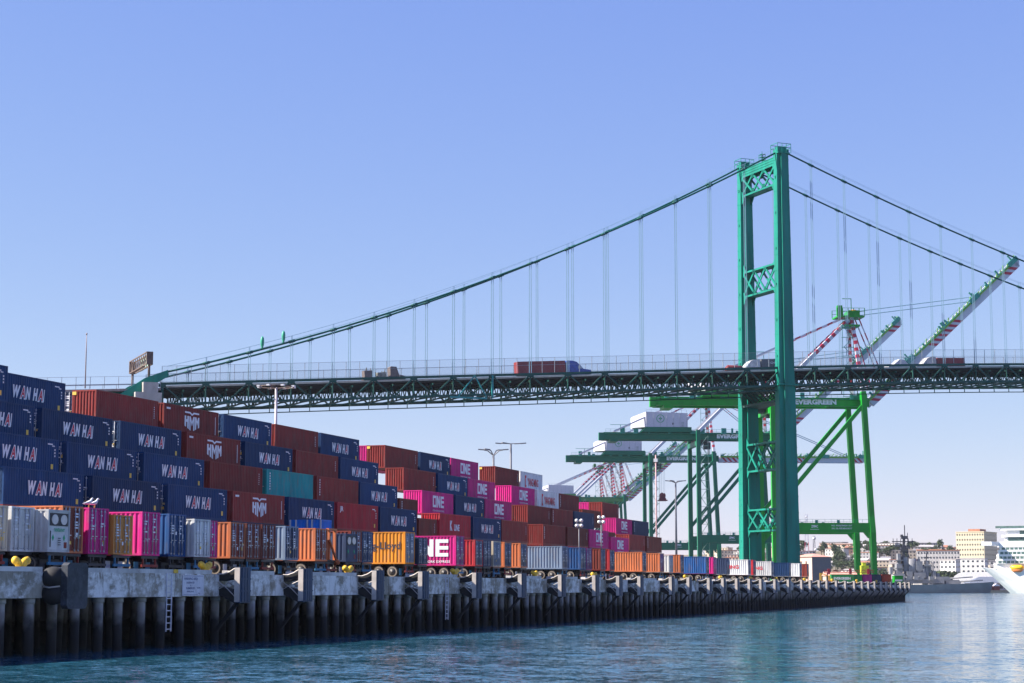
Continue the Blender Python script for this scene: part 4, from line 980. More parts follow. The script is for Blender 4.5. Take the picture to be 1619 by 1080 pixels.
    mb = MB(); mb.tube([(AX+1.2,9.5,AZ-.5),(AX+1.2,9.5,AZ+1.6)], .9, 10); B('sheave', mb, YEL, t)
    if stair:
        mb = MB(); z = 3; k = 0
        while z < GT_-2:
            a, b = (1.2, 3.6) if k % 2 else (3.6, 1.2)
            mb.beam((a,1.6,z),(b,1.6,z+3.4),.3,.18); mb.box(.8,4.2,1.0,2.2,z-.1,z+.02)
            z += 3.4; k += 1
        for x in (.9, 4.1): mb.box(x-.06,x+.06,1.5,1.62,2,GT_)
        B('stair_tower', mb, mat('stair grey green', (.30,.45,.35), .6, 0, .2), t)
        mb = MB(); z = GT_+2
        for k in range(8):
            mb.beam((25 if k % 2 else 28, 6, z),(28 if k % 2 else 25, 6, z+3.2),.2,.15); mb.box(24.4,28.4,5.7,6.6,z-.1,z); z += 3.2
        for x in (24.6, 28.2): mb.box(x-.08,x+.08,6.1,6.25,GT_+2,GT_+27.5)
        B('mast_stair', mb, CRT, t)
    # boom
    hx, hz = 33.5, GT_-.2
    ang = R_(43) if boom_up else 0; Lb = 68
    dirv = Vector((cos(ang), 0, sin(ang))); nv = Vector((-sin(ang), 0, cos(ang))); p = Vector((hx, 0, hz)); q = p+dirv*Lb
    mb = MB(); box_boom(mb, p, q, 6.8, 1.2, 2.5); box_boom(mb, p, q, 12.2, 1.2, 2.5)
    for k in range(1, 12): c_ = p+dirv*(k*Lb/12); mb.beam(c_+Vector((0,7.4,0)), c_+Vector((0,11.6,0)), .5, .8)
    e_ = q; mb.beam(e_+Vector((0,6.2,0)), e_+Vector((0,12.8,0)), 1.2, 2.0)
    B('boom', mb, [CRW, CRR], t)
    mb = MB()
    for y in (5.6,):
        a = p+nv*1.5+Vector((0,y,0)); b = q+nv*1.5+Vector((0,y,0)); mb.beam(a, b, .9, .12, 0, up=nv); mb.beam(a+nv*1.1, b+nv*1.1, .07, .07); mb.beam(a+nv*.55, b+nv*.55, .06, .06)
        for k in range(0, 35): c_ = a.lerp(b, k/34); mb.beam(c_, c_+nv*1.1, .07, .07)
        for i in range(22): f = rr.random(); c_ = a.lerp(b, f); mb.beam(c_, c_+nv*rr.uniform(.6,1.9), rr.uniform(.2,.9), .5)
        for f in (.28, .72, .985):
            c_ = a.lerp(b, f); mb.beam(c_-dirv*2, c_+dirv*2, .9, 1.6, up=nv); mb.beam(c_+nv*.5, c_+nv*2.6, .5, .4)
    B('boom_walkway', mb, CRT if girm is not LIME else LIME, t)
    mb = MB(); 
    for f in (.3, .5, .74): c_ = p+dirv*(Lb*f)+nv*1.5; mb.beam(c_-dirv*.8+Vector((0,6,0)), c_+dirv*.8+Vector((0,6,0)), 1.4, .9, up=nv)
    mb.beam(p+nv*1.15+Vector((0,5.9,0)), q+nv*1.15+Vector((0,5.9,0)), .5, .6, up=nv)
    for k in range(40): c_ = p+dirv*(Lb*(k+.5)/40)+nv*1.2+Vector((0,5.5,0)); mb.beam(c_, c_+nv*(1.0 if k % 3 else 1.6)+dirv*1.5, .28, .28)
    B('boom_fitting', mb, LIME, t)
    apx = Vector((AX+2, 0, AZ-.5))
    if boom_up:
        mid = Vector((AX+10, 0, GT_+8)); at1 = p+dirv*(Lb*.31)+nv*1.6; at2 = p+dirv*(Lb*.74)+nv*1.6
        for y in (7.2, 11.8):
            yv = Vector((0, y, 0)); mb = MB()
            stripes(mb, apx+yv, mid+yv, .34, .34, 8, frac=(.05,.95)); stripes(mb, mid+yv, at1+yv, .34, .34, 9, frac=(.3,.9))
            mb.beam(apx+yv+Vector((-2.5,0,0)), mid+yv+Vector((-4,0,-3)), .3, .3, 1); mb.beam(mid+yv, p+dirv*6+nv+yv, .35, .35, 0)
            B('forestay', mb, [CRW, CRR], t)
        mb = MB(); mb.tube([apx+Vector((0,8.5,1.5)), at2+Vector((0,8.5,0))], .16, 5); mb.tube([apx+Vector((0,10.5,.3)), at2+Vector((0,10.5,-1.2))], .16, 5); B('boom_rope', mb, WIRE, t)
    else:
        for f in (.45, .9):
            for y in (7.2, 11.8):
                mb = MB(); stripes(mb, apx+Vector((0,y,0)), p+dirv*(Lb*f)+nv*1.4+Vector((0,y,0)), .26, .26, 10, frac=(.1,.3)); B('forestay', mb, [WIRE, CRR], t)
    # operator trolley
    tx = 4.0 if trolley is None else trolley
    mb = MB(); mb.box(tx-2.5,tx+2.5,5.2,13.8,GT_-2.3,GT_-1.42); mb.box(tx+1.5,tx+4.0,6.5,9,GT_-5,GT_-2.3); mb.box(tx-1.5,tx+1,6.8,12.2,GT_-3.3,GT_-2.3); B('trolley', mb, mat('trolley dark', (.05,.06,.06), .6), t)
    return t
c1 = crane('c', 'bright green gantry crane with raised striped boom right behind the bridge tower', 600, CRL, CRL, True, trolley=-2)
c2 = crane('c', 'dark green gantry crane with raised boom, its white machinery house the higher of two', 740, CRD, CRD, True, trolley=2)
c3 = crane('c', 'dark green gantry crane with lowered horizontal boom, its white machinery house the lower of two', 870, CRD, CRD, False, trolley=2)
for D, lab in ((1176, 'far pale crane with green portal and striped mast, right one of the distant three'), (1223, 'far pale crane with green portal and striped mast, middle one of the distant three'), (1285, 'far pale crane with striped mast and visible machinery house, left one of the distant three')):
    fc = crane('c', lab, D, CRD, mat('far girder green', (.08,.24,.07), .5), True, letters=False); fc.scale = (.95, .95, .92)
for cc, nm, X_, zt in ((c2, 'right', 33.2, 49.3), (c3, 'left', 6.8, 43.6)):
    zt -= 0
    o = empty('crane_spreader', 'dull red lifting block hanging on ropes from a dark green crane, %s one of two' % nm, 'spreader', cc.location + ru*X_ + rv*9.5 + Vector((0,0,zt-DZ)), CR_ANG, 'hanging lifting blocks')
    mb = MB(); mb.prism([(-1.7,0),(1.7,0),(1.5,.8),(1.2,1.0),(1.35,2.4),(.9,3.2),(.3,3.0),(-.3,3.5),(-.9,3.1),(-1.35,2.4),(-1.2,1.0),(-1.5,.8)], 'y', -1.2, 1.2); mb.box(-2.0,2.0,-3,3,-.4,0); B('block', mb, mat('block red', (.22,.05,.06), .7), o, True)
    mb = MB(); top = GH-zt-2.3+0
    for x in (-1.1,-.4,.4,1.1): mb.tube([(x,0,3),(x,0,top)], .05, 4)
    B('rope', mb, WIRE, o)

# ------------------------------------------------------------------ yard light masts and poles
POLE = mat('pole grey', (.16,.16,.18), .6, .2, .2); LAMPM = mat('lamp housing', (.55,.55,.58), .4, .2, .1)
t = empty('light_mast', 'tall pale light mast with a ring of floodlights, standing before the bridge deck', 'light mast', (-106, 228.6, DZ-.25))
mb = MB(); mb.tube([(0,0,0),(0,0,25.6)], [.26,.17], 10); B('pole', mb, mat('mast pale', (.42,.38,.40), .6), t)
mb = MB()
for k in range(16): a0, a1 = k*pi/8, (k+1)*pi/8; mb.beam((2.3*cos(a0),2.3*sin(a0),25.7),(2.3*cos(a1),2.3*sin(a1),25.7),.12,.12)
for k in range(4): mb.beam((0,0,25.5),(2.3*cos(k*pi/2),2.3*sin(k*pi/2),25.7),.1)
B('ring', mb, RUST, t)
for k in range(8): a = k*pi/4; mb = MB(); mb.box(2.45*cos(a)-.22,2.45*cos(a)+.22,2.45*sin(a)-.22,2.45*sin(a)+.22,25.62,25.82); B('floodlight', mb, LAMPM, t)
mb = MB(); mb.box(-1.2,-.5,-.2,.2,10.5,13); B('equipment_box', mb, LAMPM, t)
def y_lamp(loc, hgt, arm, rise, label, n=4, flat=False, colm=POLE):
    t = empty('street_lamp', label, 'street lamp', loc)
    mb = MB(); mb.tube([(0,0,0),(0,0,hgt)], [.28,.17], 8); B('pole', mb, colm, t)
    for k in range(n):
        a = YAW+(k//2)*R_(35)+(k % 2)*pi; dx, dy = cos(a), sin(a); ar = arm*(1 if k < 2 else .55)
        mb = MB()
        if flat: mb.tube([(0,0,hgt),(dx*ar,dy*ar,hgt+.05)], .07, 5)
        else: mb.tube([(0,0,hgt-.1),(dx*ar*.6,dy*ar*.6,hgt+rise*.85),(dx*ar,dy*ar,hgt+rise)], .09, 5)
        B('arm', mb, colm, t)
        z = hgt+(0 if flat else rise); mb = MB(); mb.beam((dx*(ar-.1),dy*(ar-.1),z+.02),(dx*(ar+.9),dy*(ar+.9),z+.1),.42,.16); B('lamp_head', mb, colm, t)
    return t
y_lamp((-94.3,284.8,DZ-.25), 20.1, 1.5, .8, 'grey lamp post with raised branching arms, rising behind the stack')
y_lamp((-97.8,304.7,DZ-.25), 23.4, 1.7, 0, 'grey lamp post with flat crossbar, taller one beside the branching lamp post', 4, True)
tl_ = y_lamp((-89.2,391.4,DZ-.25), 21.2, 1.3, .3, 'thin lamp post with red and white pole in front of the dark green cranes', 4, False, POLE)
mb = MB(); stripes(mb, (0,0,0), (0,0,20), .24, .24, 16, frac=(.0,.45)); B('striped_sleeve', mb, [mat('pole rose', (.5,.3,.3), .7), CRR], tl_)
t = empty('striped_pole', 'slim white and pink pole beside the left dark green crane leg', 'pole', (-93.0, 389.6, DZ-.25))
mb = MB(); mb.tube([(0,0,0),(0,0,27)], [.2,.14], 6); B('pole', mb, mat('pole rose', (.5,.3,.3), .7), t); mb = MB(); mb.box(-.4,.4,-.3,.3,25.5,26.2); B('lamp_head', mb, LAMPM, t)
for nm, px, py_, Y in (('left', 0,0, 0), ('right', 0,0, 1)):
    d = (CW((915-809.5)/3000*262, 262), CW((950-809.5)/3000*281, 281))[Y]
    t = empty('yard_lamp', 'slim dark pole with two pairs of round floodlights before the stack, %s one of two' % nm, 'lamp', (d.x, d.y, DZ), YAW)
    hz = (12.45, 13.6)[Y]
    mb = MB(); mb.tube([(0,0,0),(0,0,hz-DZ+.4)], .09, 6); B('pole', mb, POLE, t)
    for dx in (-.32, .32):
        for dz in (-.35, .35): mb = MB(); mb.tube([(dx,-.3,hz-DZ+dz),(dx,.1,hz-DZ+dz+.05)], [.26,.14], 10); B('floodlight', mb, mat('floodlight glass', (.8,.8,.78), .3), t)

# ------------------------------------------------------------------ things on the end of the wharf
def simple_box(paint, a, b, z, L, label, h=2.6, kind=None):
    p = CW(a, b); c = container(paint, L, h, (p.x, p.y, z), YAW-R_(90), 'wall', kind, label, 'boxes standing on the far end of the wharf', 1, 2); return c
g_ = simple_box(GREENC, 88.0, 527, DZ, 6.06, 'green container lettered white near the far end of the wharf')
mb = MB(); put_text(mb, 'EVERGREEN', 4.6, .7, (.008, 3.0, 1.5), (0,1,0), 0, .04); B('lettering', mb, TXW, g_)
for i, (pm, a, nm) in enumerate(((GREENC, 95.0, 'dark green container right of the lettered green one'), (PURPLE, 97.6, 'purple container end between dark ones at the wharf end'), (SLATE, 100.2, 'slate container end left of the maroon box at the wharf end'), (MAR, 103.0, 'maroon box under the right crane leg at the wharf end'))):
    simple_box(pm, a-.2, 531, DZ, 2.5 if i else 2.4, nm)
t = empty('site_cabin', 'small bright green cabin with a white band at the tip of the wharf', 'cabin', CW(105.6, 528, DZ), YAW)
mb = MB(); mb.box(0,2.4,0,3,0,2.3); B('wall', mb, CRL, t); mb = MB(); mb.box(-.1,2.5,-.1,3.1,2.3,2.42); B('roof', mb, WHITE, t); mb = MB(); mb.box(.2,2.2,-.03,-.005,.7,1.2); B('window_band', mb, HOUSEW, t)
t = empty('red_boom', 'long low red lattice boom lying above the green container on the wharf end', 'crane boom', CW(87, 533, DZ), YAW)
mb = MB(); 
for z in (3.2, 3.8): mb.beam((0,0,z),(14,0,z),.14)
for k in range(14): mb.beam((k,0,3.2+.6*(k % 2)),(k+1,0,3.8-.6*(k % 2)),.1)
for k in (1,7,12): mb.box(k,k+.7,-.2,.2,2.7,4.2)
B('lattice', mb, mat('boom dark red', (.35,.02,.04), .6), t)
mb = MB(); mb.box(.8,1.1,-.1,.1,0,3.2); mb.box(12.8,13.1,-.1,.1,0,3.2); B('support', mb, DARK, t)
t = empty('handling_frame', 'yellow steel handling frame standing right of the last trailer', 'frame', CW(83.2, 515, DZ), YAW)
mb = MB()
for x in (0, 2.4):
    for y in (0, 2): mb.box(x,x+.2,y,y+.2,0,2.9-.9*(x > 0))
mb.box(0,2.6,0,.2,.1,.4); mb.beam((.1,.1,2.8),(2.5,.1,1.9),.18); B('frame', mb, YB, t); mb = MB(); mb.box(.2,4.8,.3,2.0,.0,.9); B('deck_block', mb, ORG, t)
t = empty('yellow_machine', 'small lime yellow machine standing between the bright green crane legs', 'machine', CW(99.6, 545, DZ), YAW)
mb = MB(); mb.box(0,2.2,0,2,2.6,5.2); mb.box(.4,1.4,.3,1.5,5.2,6.1); B('housing', mb, mat('machine yellow', (.55,.60,.03), .5), t); mb = MB()
for x in (0,2): mb.box(x,x+.2,0,.2,0,2.6); mb.box(x,x+.2,1.8,2,0,2.6)
B('leg', mb, CRL, t)
t = empty('white_store', 'low pale store shed with salmon roof behind the green container', 'shed', CW(92, 560, DZ-.3), YAW)
mb = MB(); mb.box(0,9,0,6,0,2.7); B('wall', mb, CREAM, t); mb = MB(); mb.prism([(-.3,2.7),(6.3,2.7),(3,3.9)], 'x', -.3, 9.3); B('roof', mb, mat('salmon roof', (.60,.30,.22), .8), t)

# ------------------------------------------------------------------ warehouse, radio masts
t = empty('warehouse', 'tall brown warehouse with end coloured as sunlit and salmon roof right of the tower leg', 'building', CW(157.2, 1000, 2), YAW+R_(17))
mb = MB(); mb.box(0,10.8,0,.2,0,17.4); mb.box(0,10.8,24,24.2,0,17.4); mb.box(10.6,10.8,.2,24,0,17.4); B('wall', mb, mat('shaded wall brown', (.20,.155,.15), .9, 0, .08), t)
mb = MB(); mb.box(-.2,0,0,24.2,0,17.4); B('wall', mb, mat('sunlit wall peach', (.62,.42,.32), .9, 0, .08), t, label='end wall coloured as sunlit')  # end wall paler, other walls darker: sun and shade put into the colour
mb = MB(); mb.add([(-.8,-.6,17.4),(11.4,-.6,17.4),(11.4,24.8,17.4),(-.8,24.8,17.4),(5.3,8,19.2),(5.3,17,19.2)], [(0,1,4),(1,2,5,4),(2,3,5),(3,0,4,5),(0,3,2,1)]); B('roof', mb, mat('salmon roof', (.60,.30,.22), .8), t)
for y in (6,12,18): mb = MB(); mb.box(-.24,-.2,y,y+1.6,13,15.2); B('window', mb, DARK, t)
for nm, a, zt, wt, m_, lab in (('r', (1273-809.5)/3000*1400, 57, 2.0, CRR, 'red and white lattice radio mast behind the brown warehouse'), ('s', (1284.5-809.5)/3000*1400, 41, 1.4, POLE, 'grey radio mast with round dish behind the brown warehouse')):
    t = empty('radio_mast', lab, 'radio mast', CW(a, 1400, 2), YAW)
    mb = MB()
    for sx in (-1,1):
        for sy in (-1,1): stripes(mb, (sx*wt,sy*wt,0), (sx*wt*.35,sy*wt*.35,zt-2), .2, .2, 8, 0, 1)
    k = 0; z = 0
    while z < zt-5:
        f = 1-.65*z/(zt-2); f2 = 1-.65*(z+4)/(zt-2); sg = 1 if k % 2 else -1; mb.beam((sg*wt*f,-wt*f,z),(-sg*wt*f2,-wt*f2,z+4),.14); mb.beam((-wt*f,-wt*f,z),(wt*f,-wt*f,z),.12); z += 4; k += 1
    B('lattice', mb, [HOUSEW if nm == 'r' else POLE, m_], t)
    mb = MB(); mb.tube([(0,-1.5,zt-4),(0,-1,zt-4)], 1.2 if nm == 's' else .7, 12); mb.tube([(1,-1.5,zt-12),(1,-1,zt-12)], .9, 12); B('dish', mb, LAMPM, t)

# ------------------------------------------------------------------ hill town
def hz_(a, b):
    t_ = min(1, max(0, (b-1450)/650)); return 2 + 38*t_*t_*(3-2*t_) + 2.2*sin(a*.021)+1.3*sin(a*.057+b*.01)
mb = MB(); nx, ny = 50, 26; vs = []
for j in range(ny+1):
    for i in range(nx+1):
        a = -500+i*26; b = 1400+j*60; p = CW(a, b); vs.append((p.x, p.y, hz_(a, b) - (8 if j == 0 else 0)))
mb.add(vs, [(j*(nx+1)+i, j*(nx+1)+i+1, (j+1)*(nx+1)+i+1, (j+1)*(nx+1)+i) for j in range(ny) for i in range(nx)])
B('hill', mb, mat('dry hill', (.17,.14,.09), .95, 0, .4, (1,1,1), .02), kind='structure')
mb = MB(); pts = [CW(a, b) for a, b in ((230,1160),(420,1160),(700,1000),(900,1500),(-500,1500),(-500,1420),(190,1420))]
mb.add([(p.x,p.y,1.6) for p in pts]+[(p.x,p.y,-3) for p in pts], [tuple(range(7))]+[(i,i+7,(i+1)%7+7,(i+1)%7) for i in range(7)])
pts = None
HM = [mat('stucco white', (.60,.57,.53), .9), mat('stucco cream', (.56,.47,.36), .9), mat('stucco pink', (.50,.34,.28), .9), mat('stucco grey', (.36,.35,.36), .9), mat('brick town', (.30,.18,.14), .9)]
RM = [mat('roof terracotta', (.36,.16,.10), .9), mat('roof grey', (.22,.21,.22), .9), mat('roof pale', (.48,.44,.42), .9)]
GLS = mat('dark window', (.05,.06,.075), .2)
def house_meshes(w_, d_, h_, fl, gable):
    m1 = MB(); m1.box(0,w_,0,d_,-3,h_); m2 = MB()
    if gable: m2.prism([(-.5,h_),(d_+.5,h_),(d_/2,h_+d_*.22)], 'x', -.4, w_+.4)
    else: m2.box(-.3,w_+.3,-.3,d_+.3,h_,h_+.6)
    m3 = MB(); n = max(2, int(w_/3.2))
    for f in range(fl):
        for i in range(n): x = (i+.5)*w_/n; z = h_*(f+.35)/fl; m3.box(x-.6,x+.6,-.06,-.01,z,z+1.4)
        for i in range(2): y = (i+.5)*d_/2; z = h_*(f+.35)/fl; m3.box(-.06,-.01,y-.6,y+.6,z,z+1.4)
    return m1.mesh('wall'), m2.mesh('roof'), m3.mesh('window')
HV = [house_meshes(12,9,6,2,True), house_meshes(16,10,6.5,2,True), house_meshes(20,12,10,3,False), house_meshes(9,8,4,1,True), house_meshes(26,12,9,3,False)]
hr = random.Random(21); nh = 0
CLN = ['white','cream','pink','grey','brick red']; RFN = ['terracotta','grey','pale']; SZN = ['small two storey','wide two storey','boxy three storey','low cottage like','long three storey']
def place_house(a, b, vi=None):
    global nh
    vi = hr.randrange(5) if vi is None else vi; ci = hr.choice((0,0,1,1,2,3,4)); ri = hr.randrange(3)
    p = CW(a, b, hz_(a, b)); t = empty('hill_house', '%s %s house with %s roof on the hazy hillside town' % (SZN[vi], CLN[ci], RFN[ri]), 'house', p, YAW+R_(hr.uniform(-45, 10)), 'houses on the hillside')
    link('wall', HV[vi][0], HM[ci], t); link('roof', HV[vi][1], RM[ri], t); link('window', HV[vi][2], GLS, t); nh += 1
for i in range(110):
    b = 1470+ (i/110)*640; r_ = hr.uniform(.145, .245); place_house(r_*b, b)
for i in range(16):
    b = 1500+hr.random()*520; place_house(hr.uniform(.098,.128)*b, b, hr.choice((1,2,4)))
FOL = [mat('foliage dark', (.035,.055,.02), .9, 0, .4), mat('foliage mid', (.06,.085,.035), .9, 0, .4)]; TRK = mat('bark', (.09,.065,.045), .9)
def crown_mesh(seed, rx, rz, zc, n=420, q=.8):
    r_ = random.Random(seed); mb = MB(); cl = [(r_.uniform(-.55,.55)*rx, r_.uniform(-.55,.55)*rx, zc+r_.uniform(-.5,.6)*rz, r_.uniform(.35,.6)) for _ in range(7)]
    for i in range(n):
        c = r_.choice(cl); d = Vector((r_.gauss(0,1), r_.gauss(0,1), r_.gauss(0,1))).normalized()*(r_.random()**.4)
        p = Vector((c[0]+d.x*rx*c[3], c[1]+d.y*rx*c[3], c[2]+d.z*rz*c[3])); a = Vector((r_.gauss(0,1), r_.gauss(0,1), r_.gauss(0,1))).normalized()*q*.5; b = a.cross(Vector((r_.gauss(0,1),r_.gauss(0,1),r_.gauss(0,1)))).normalized()*q*.5
        mb.add([p-a-b, p+a-b, p+a+b, p-a+b], [(0,1,2,3)], r_.random() < .4)
    return mb.mesh('crown')
def trunk_mesh(h, r):
    mb = MB(); mb.tube([(0,0,-1),(.1,0,h*.5),(0,.1,h)], [r,r*.7,r*.35], 7)
    for k in range(4): a = k*1.6; mb.tube([(0,0,h*.55),(cos(a)*h*.3,sin(a)*h*.3,h*.95)], [r*.4,r*.12], 5)
    return mb.mesh('trunk')
TV = [(crown_mesh(1,5,4,7), trunk_mesh(7,.4)), (crown_mesh(2,3.5,5,8), trunk_mesh(8,.35)), (crown_mesh(3,6.5,4,6.5), trunk_mesh(6,.45))]
def palm():
    mb = MB(); r_ = random.Random(9)
    for k in range(22):
        a = k*2.4; e = r_.uniform(-.3,.9); pts_ = [Vector((cos(a)*t_*2.4, sin(a)*t_*2.4, 12+e*t_*1.5-t_*t_*1.6)) for t_ in (0,.4,.75,1)]
        for i in range(3): mb.beam(pts_[i], pts_[i+1], .5-.13*i, .05)
    c = mb.mesh('crown'); t_ = MB(); t_.tube([(0,0,-1),(.2,0,6),(0,0,12)], [.3,.22,.2], 7); return c, t_.mesh('trunk')
PV = palm(); tn = ['round', 'upright', 'spreading']
def place_tree(a, b, vi=None, z=None):
    vi = hr.randrange(3) if vi is None else vi; p = CW(a, b, hz_(a, b) if z is None else z)
    if vi == 3:
        t = empty('palm_tree', 'slim palm tree rising from the hillside town', 'palm tree', p, hr.uniform(0,6), 'palms on the hillside'); link('crown', PV[0], FOL[0], t); link('trunk', PV[1], TRK, t); return
    t = empty('hill_tree', '%s dark green tree among the houses of the hillside town' % tn[vi], 'tree', p, hr.uniform(0,6), 'trees on the hillside')
    link('crown', TV[vi][0], FOL, t); link('trunk', TV[vi][1], TRK, t); s_ = hr.uniform(.7, 1.3); t.scale = (s_, s_, s_)
for i in range(120):
    b = 1460+(i/120)*660; r_ = hr.uniform(.145, .245); place_tree(r_*b, b)
for i in range(14): b = 1500+hr.random()*520; place_tree(hr.uniform(.098,.128)*b, b)
for i in range(12): b = 1500+hr.random()*600; place_tree(hr.uniform(.16,.245)*b, b, 3)

# ------------------------------------------------------------------ shore buildings on the right
def block(name, label, a, b, z, rz, W, D_, H, floors, cols, wm, roofm, side=True, wh=1.5, ww=.45, gy=GLS):
    t = empty(name, label, 'building', CW(a, b, z), YAW+rz)
    mb = MB(); mb.box(0,W,0,D_,0,H); B('wall', mb, wm, t); mb = MB(); mb.box(-.3,W+.3,-.3,D_+.3,H,H+.7); B('roof', mb, roofm, t)
    mb = MB(); p = W/cols
    for f in range(floors):
        z0 = H*(f+.35)/floors
        for i in range(cols): x = (i+.5)*p; mb.box(x-p*ww/2,x+p*ww/2,-.08,-.01,z0,z0+wh)
    B('window_row', mb, gy, t)
    if side:
        mb = MB(); n = max(2, int(D_/W*cols)); p = D_/n
        for f in range(floors):
            z0 = H*(f+.35)/floors
            for i in range(n): y = (i+.5)*p; mb.box(W+.01,W+.08,y-p*ww/2,y+p*ww/2,z0,z0+wh)
        B('window_row', mb, gy, t)
    return t
block('office_tower', 'big beige office block with rows of small square windows behind the ships', 372.5, 1600, 20, R_(-32), 24, 34, 29.0, 7, 11, mat('beige facade', (.62,.55,.38), .9, 0, .05), mat('beige facade', (.62,.55,.38), .9))
t = bpy.data.objects.get('office_tower'); mb = MB(); mb.box(8,18,8,24,29.7,32); B('roof_plant', mb, RM[0], t)
block('long_building', 'long low building with reddish top storey and dark window row left of the beige block', 331, 1560, 14, R_(-12), 34, 12, 19.0, 5, 14, HM[0], RM[0])
mb = MB(); mb.box(0,34,-.25,0,13.8,19); 
block('apartment_block', 'white apartment block with dark square windows behind the grey warship', 331.5, 1480, 2, R_(-30), 12.5, 12, 22.5, 6, 4, mat('bright stucco', (.72,.70,.66), .9), RM[2])
block('apartment_block', 'second white apartment block right of the first, below the beige office block', 349, 1500, 2, R_(-25), 22, 12, 23.5, 6, 6, mat('bright stucco', (.72,.70,.66), .9), RM[2])
block('apartment_block', 'greyish apartment block with many windows between white block and cruise ship', 367, 1510, 2, R_(-20), 24, 12, 22.0, 6, 7, HM[3], RM[1])
block('apartment_block', 'narrow pale building beside the grey warship mast', 315, 1500, 2, R_(-25), 14, 10, 20, 5, 4, HM[0], RM[2])
t = empty('terminal_hall', 'white curved roof terminal hall between the warship and cruise ship', 'building', CW(306, 1330, 1.6), YAW+R_(-14))
mb = MB(); mb.prism([(0,0),(0,6),(1.5,9.5),(4.5,11.6),(8,12.3),(30,12.6),(33,9),(33,0)], 'y', 0, 22); B('shell', mb, mat('terminal white', (.78,.77,.75), .7), t, True)
mb = MB(); mb.box(8,14,-.1,-.01,5,6.2); B('window', mb, GLS, t)
t = empty('grey_hall', 'dark grey roofed hall in front of the white terminal', 'building', CW(300+9, 1290, 1.6), YAW+R_(4))
mb = MB(); mb.box(0,30,0,12,0,4.8); B('wall', mb, HM[3], t); mb = MB(); mb.add([(-1,-1,4.8),(31,-1,4.8),(31,13,4.8),(-1,13,4.8),(8,5,9.0),(24,5,9.0)], [(0,1,5,4),(1,2,5),(2,3,4,5),(3,0,4),(0,3,2,1)]); B('roof', mb, mat('slate roof', (.16,.18,.23), .8), t)
mb = MB()
for i in range(9): mb.box(1+i*3.2,3.2+i*3.2,-.08,-.01,1,3.6)
B('window_row', mb, GLS, t)
# shore quay
mb = MB(); pts = [CW(a, b) for a, b in ((150,1236),(420,1236),(420,1480),(-500,1480),(-500,1400),(150,1400))]
mb.add([(p.x,p.y,1.7) for p in pts]+[(p.x,p.y,-3) for p in pts], [tuple(range(6))]+[(i,i+6,(i+1)%6+6,(i+1)%6) for i in range(6)])
B('quay', mb, mat('far quay', (.22,.19,.16), .9), None, True, kind='structure')
for i in range(10): place_tree(hr.uniform(300,345), hr.uniform(1400,1470), hr.choice((0,1)), 2)
rk = random.Random(2)
for i, (a, lab) in enumerate(((306.5,'low dark red harbour kiosk with white awning at the warship bow'),(311.5,'second dark red harbour kiosk, nearer the cruise ship bow'))):
    t = empty('harbour_kiosk', lab, 'kiosk', CW(a, 1237.5, 1.7), YAW)
    mb = MB(); mb.box(0,4,0,4,0,2.6); B('wall', mb, mat('kiosk red', (.20,.05,.045), .8), t); mb = MB(); mb.prism([(-.4,2.6),(4.4,2.6),(2,4.2)], 'y', -.4, 4.4); B('awning', mb, HOUSEW, t)
# ------------------------------------------------------------------ warship
NG = mat('navy grey', (.22,.22,.23), .7, 0, .12, (1,1,1), .2); NGD = mat('mast dark grey', (.05,.05,.06), .8)
sh = empty('battleship', 'grey museum battleship with dark lattice mast moored beyond the wharf end', 'ship', CW(180, 1196, 0), YAW+R_(-2))
def loft(secs):
    mb = MB(); n = len(secs[0]); vs = [p for s_ in secs for p in s_]; fs = []
    for i in range(len(secs)-1):
        for j in range(n-1): fs.append((i*n+j, i*n+j+1, (i+1)*n+j+1, (i+1)*n+j))
    fs.append(tuple(range(n))[::-1]); fs.append(tuple((len(secs)-1)*n+j for j in range(n))); mb.add(vs, fs)
    for i in range(len(secs)-1): mb.add([secs[i][0], secs[i+1][0], secs[i+1][-1], secs[i][-1]], [(0,1,2,3)])
    return mb
secs = []
for x, hw, dk, xr in ((0,9,5.0,0),(30,15,5.0,0),(60,16,5.0,0),(85,14,5.3,0),(102,9,5.8,.6),(114,4.5,6.4,1.6),(121,.4,7.0,3.0)):
    secs.append([(x+xr,17-hw,dk),(x,17-hw*.92,-.5),(x,17+hw*.92,-.5),(x+xr,17+hw,dk)])
B('hull', loft(secs), NG, sh, True)
def ws(name, bx, m_=NG, parent=None):
    mb = MB()
    for q in bx: mb.box(*q)
    return B(name, mb, m_, parent or sh)
K = .4
def X_(px): return (px-809.5)*.3987-180
def Z_(py): return (928-py)*.4+3.9
def bxs(l): return [(X_(a), X_(b), 17-d, 17+d, Z_(y1), Z_(y0)) for a, b, y0, y1, d in l]
ws('superstructure', bxs([(1404,1490,916,923,8),(1410,1430,908,916,6.5),(1433,1442,904,916,6),(1418,1427,892,908,4),(1420.5,1425,876,892,2.6),(1417,1428,898,899.5,5.5),(1416,1429,886,887,4.5),(1430,1436,882,904,2.2),(1429,1437.5,892,893.5,3.5),(1444,1462,906,915,6),(1449,1459,888,903,3.5),(1451,1457,903,906,3),(1452,1456,884,888,2),(1464.5,1469,888,916,2.4),(1462,1472,893,896,4),(1470,1473,896,906,2),(1475,1480,903,916,3),(1408,1412,897,908,3),(1437,1440,896,904,3),(1482,1486,907,916,2)]))
fm = MB(); fm.tube([(X_(1444),17,Z_(914)),(X_(1443),17,Z_(884))], [3.6,3.0], 12); B('funnel', fm, NG, sh); fm = MB(); fm.tube([(X_(1460.5),17,Z_(914)),(X_(1460),17,Z_(896))], [3,2.6], 12); B('funnel', fm, NG, sh)
mb = MB(); mb.beam((X_(1430),17,Z_(892)),(X_(1432),17,Z_(850)),2.6,2.0,a2=1.2,b2=1.2); mb.beam((X_(1433.5),17,Z_(860)),(X_(1433.5),17,Z_(831)),.5)
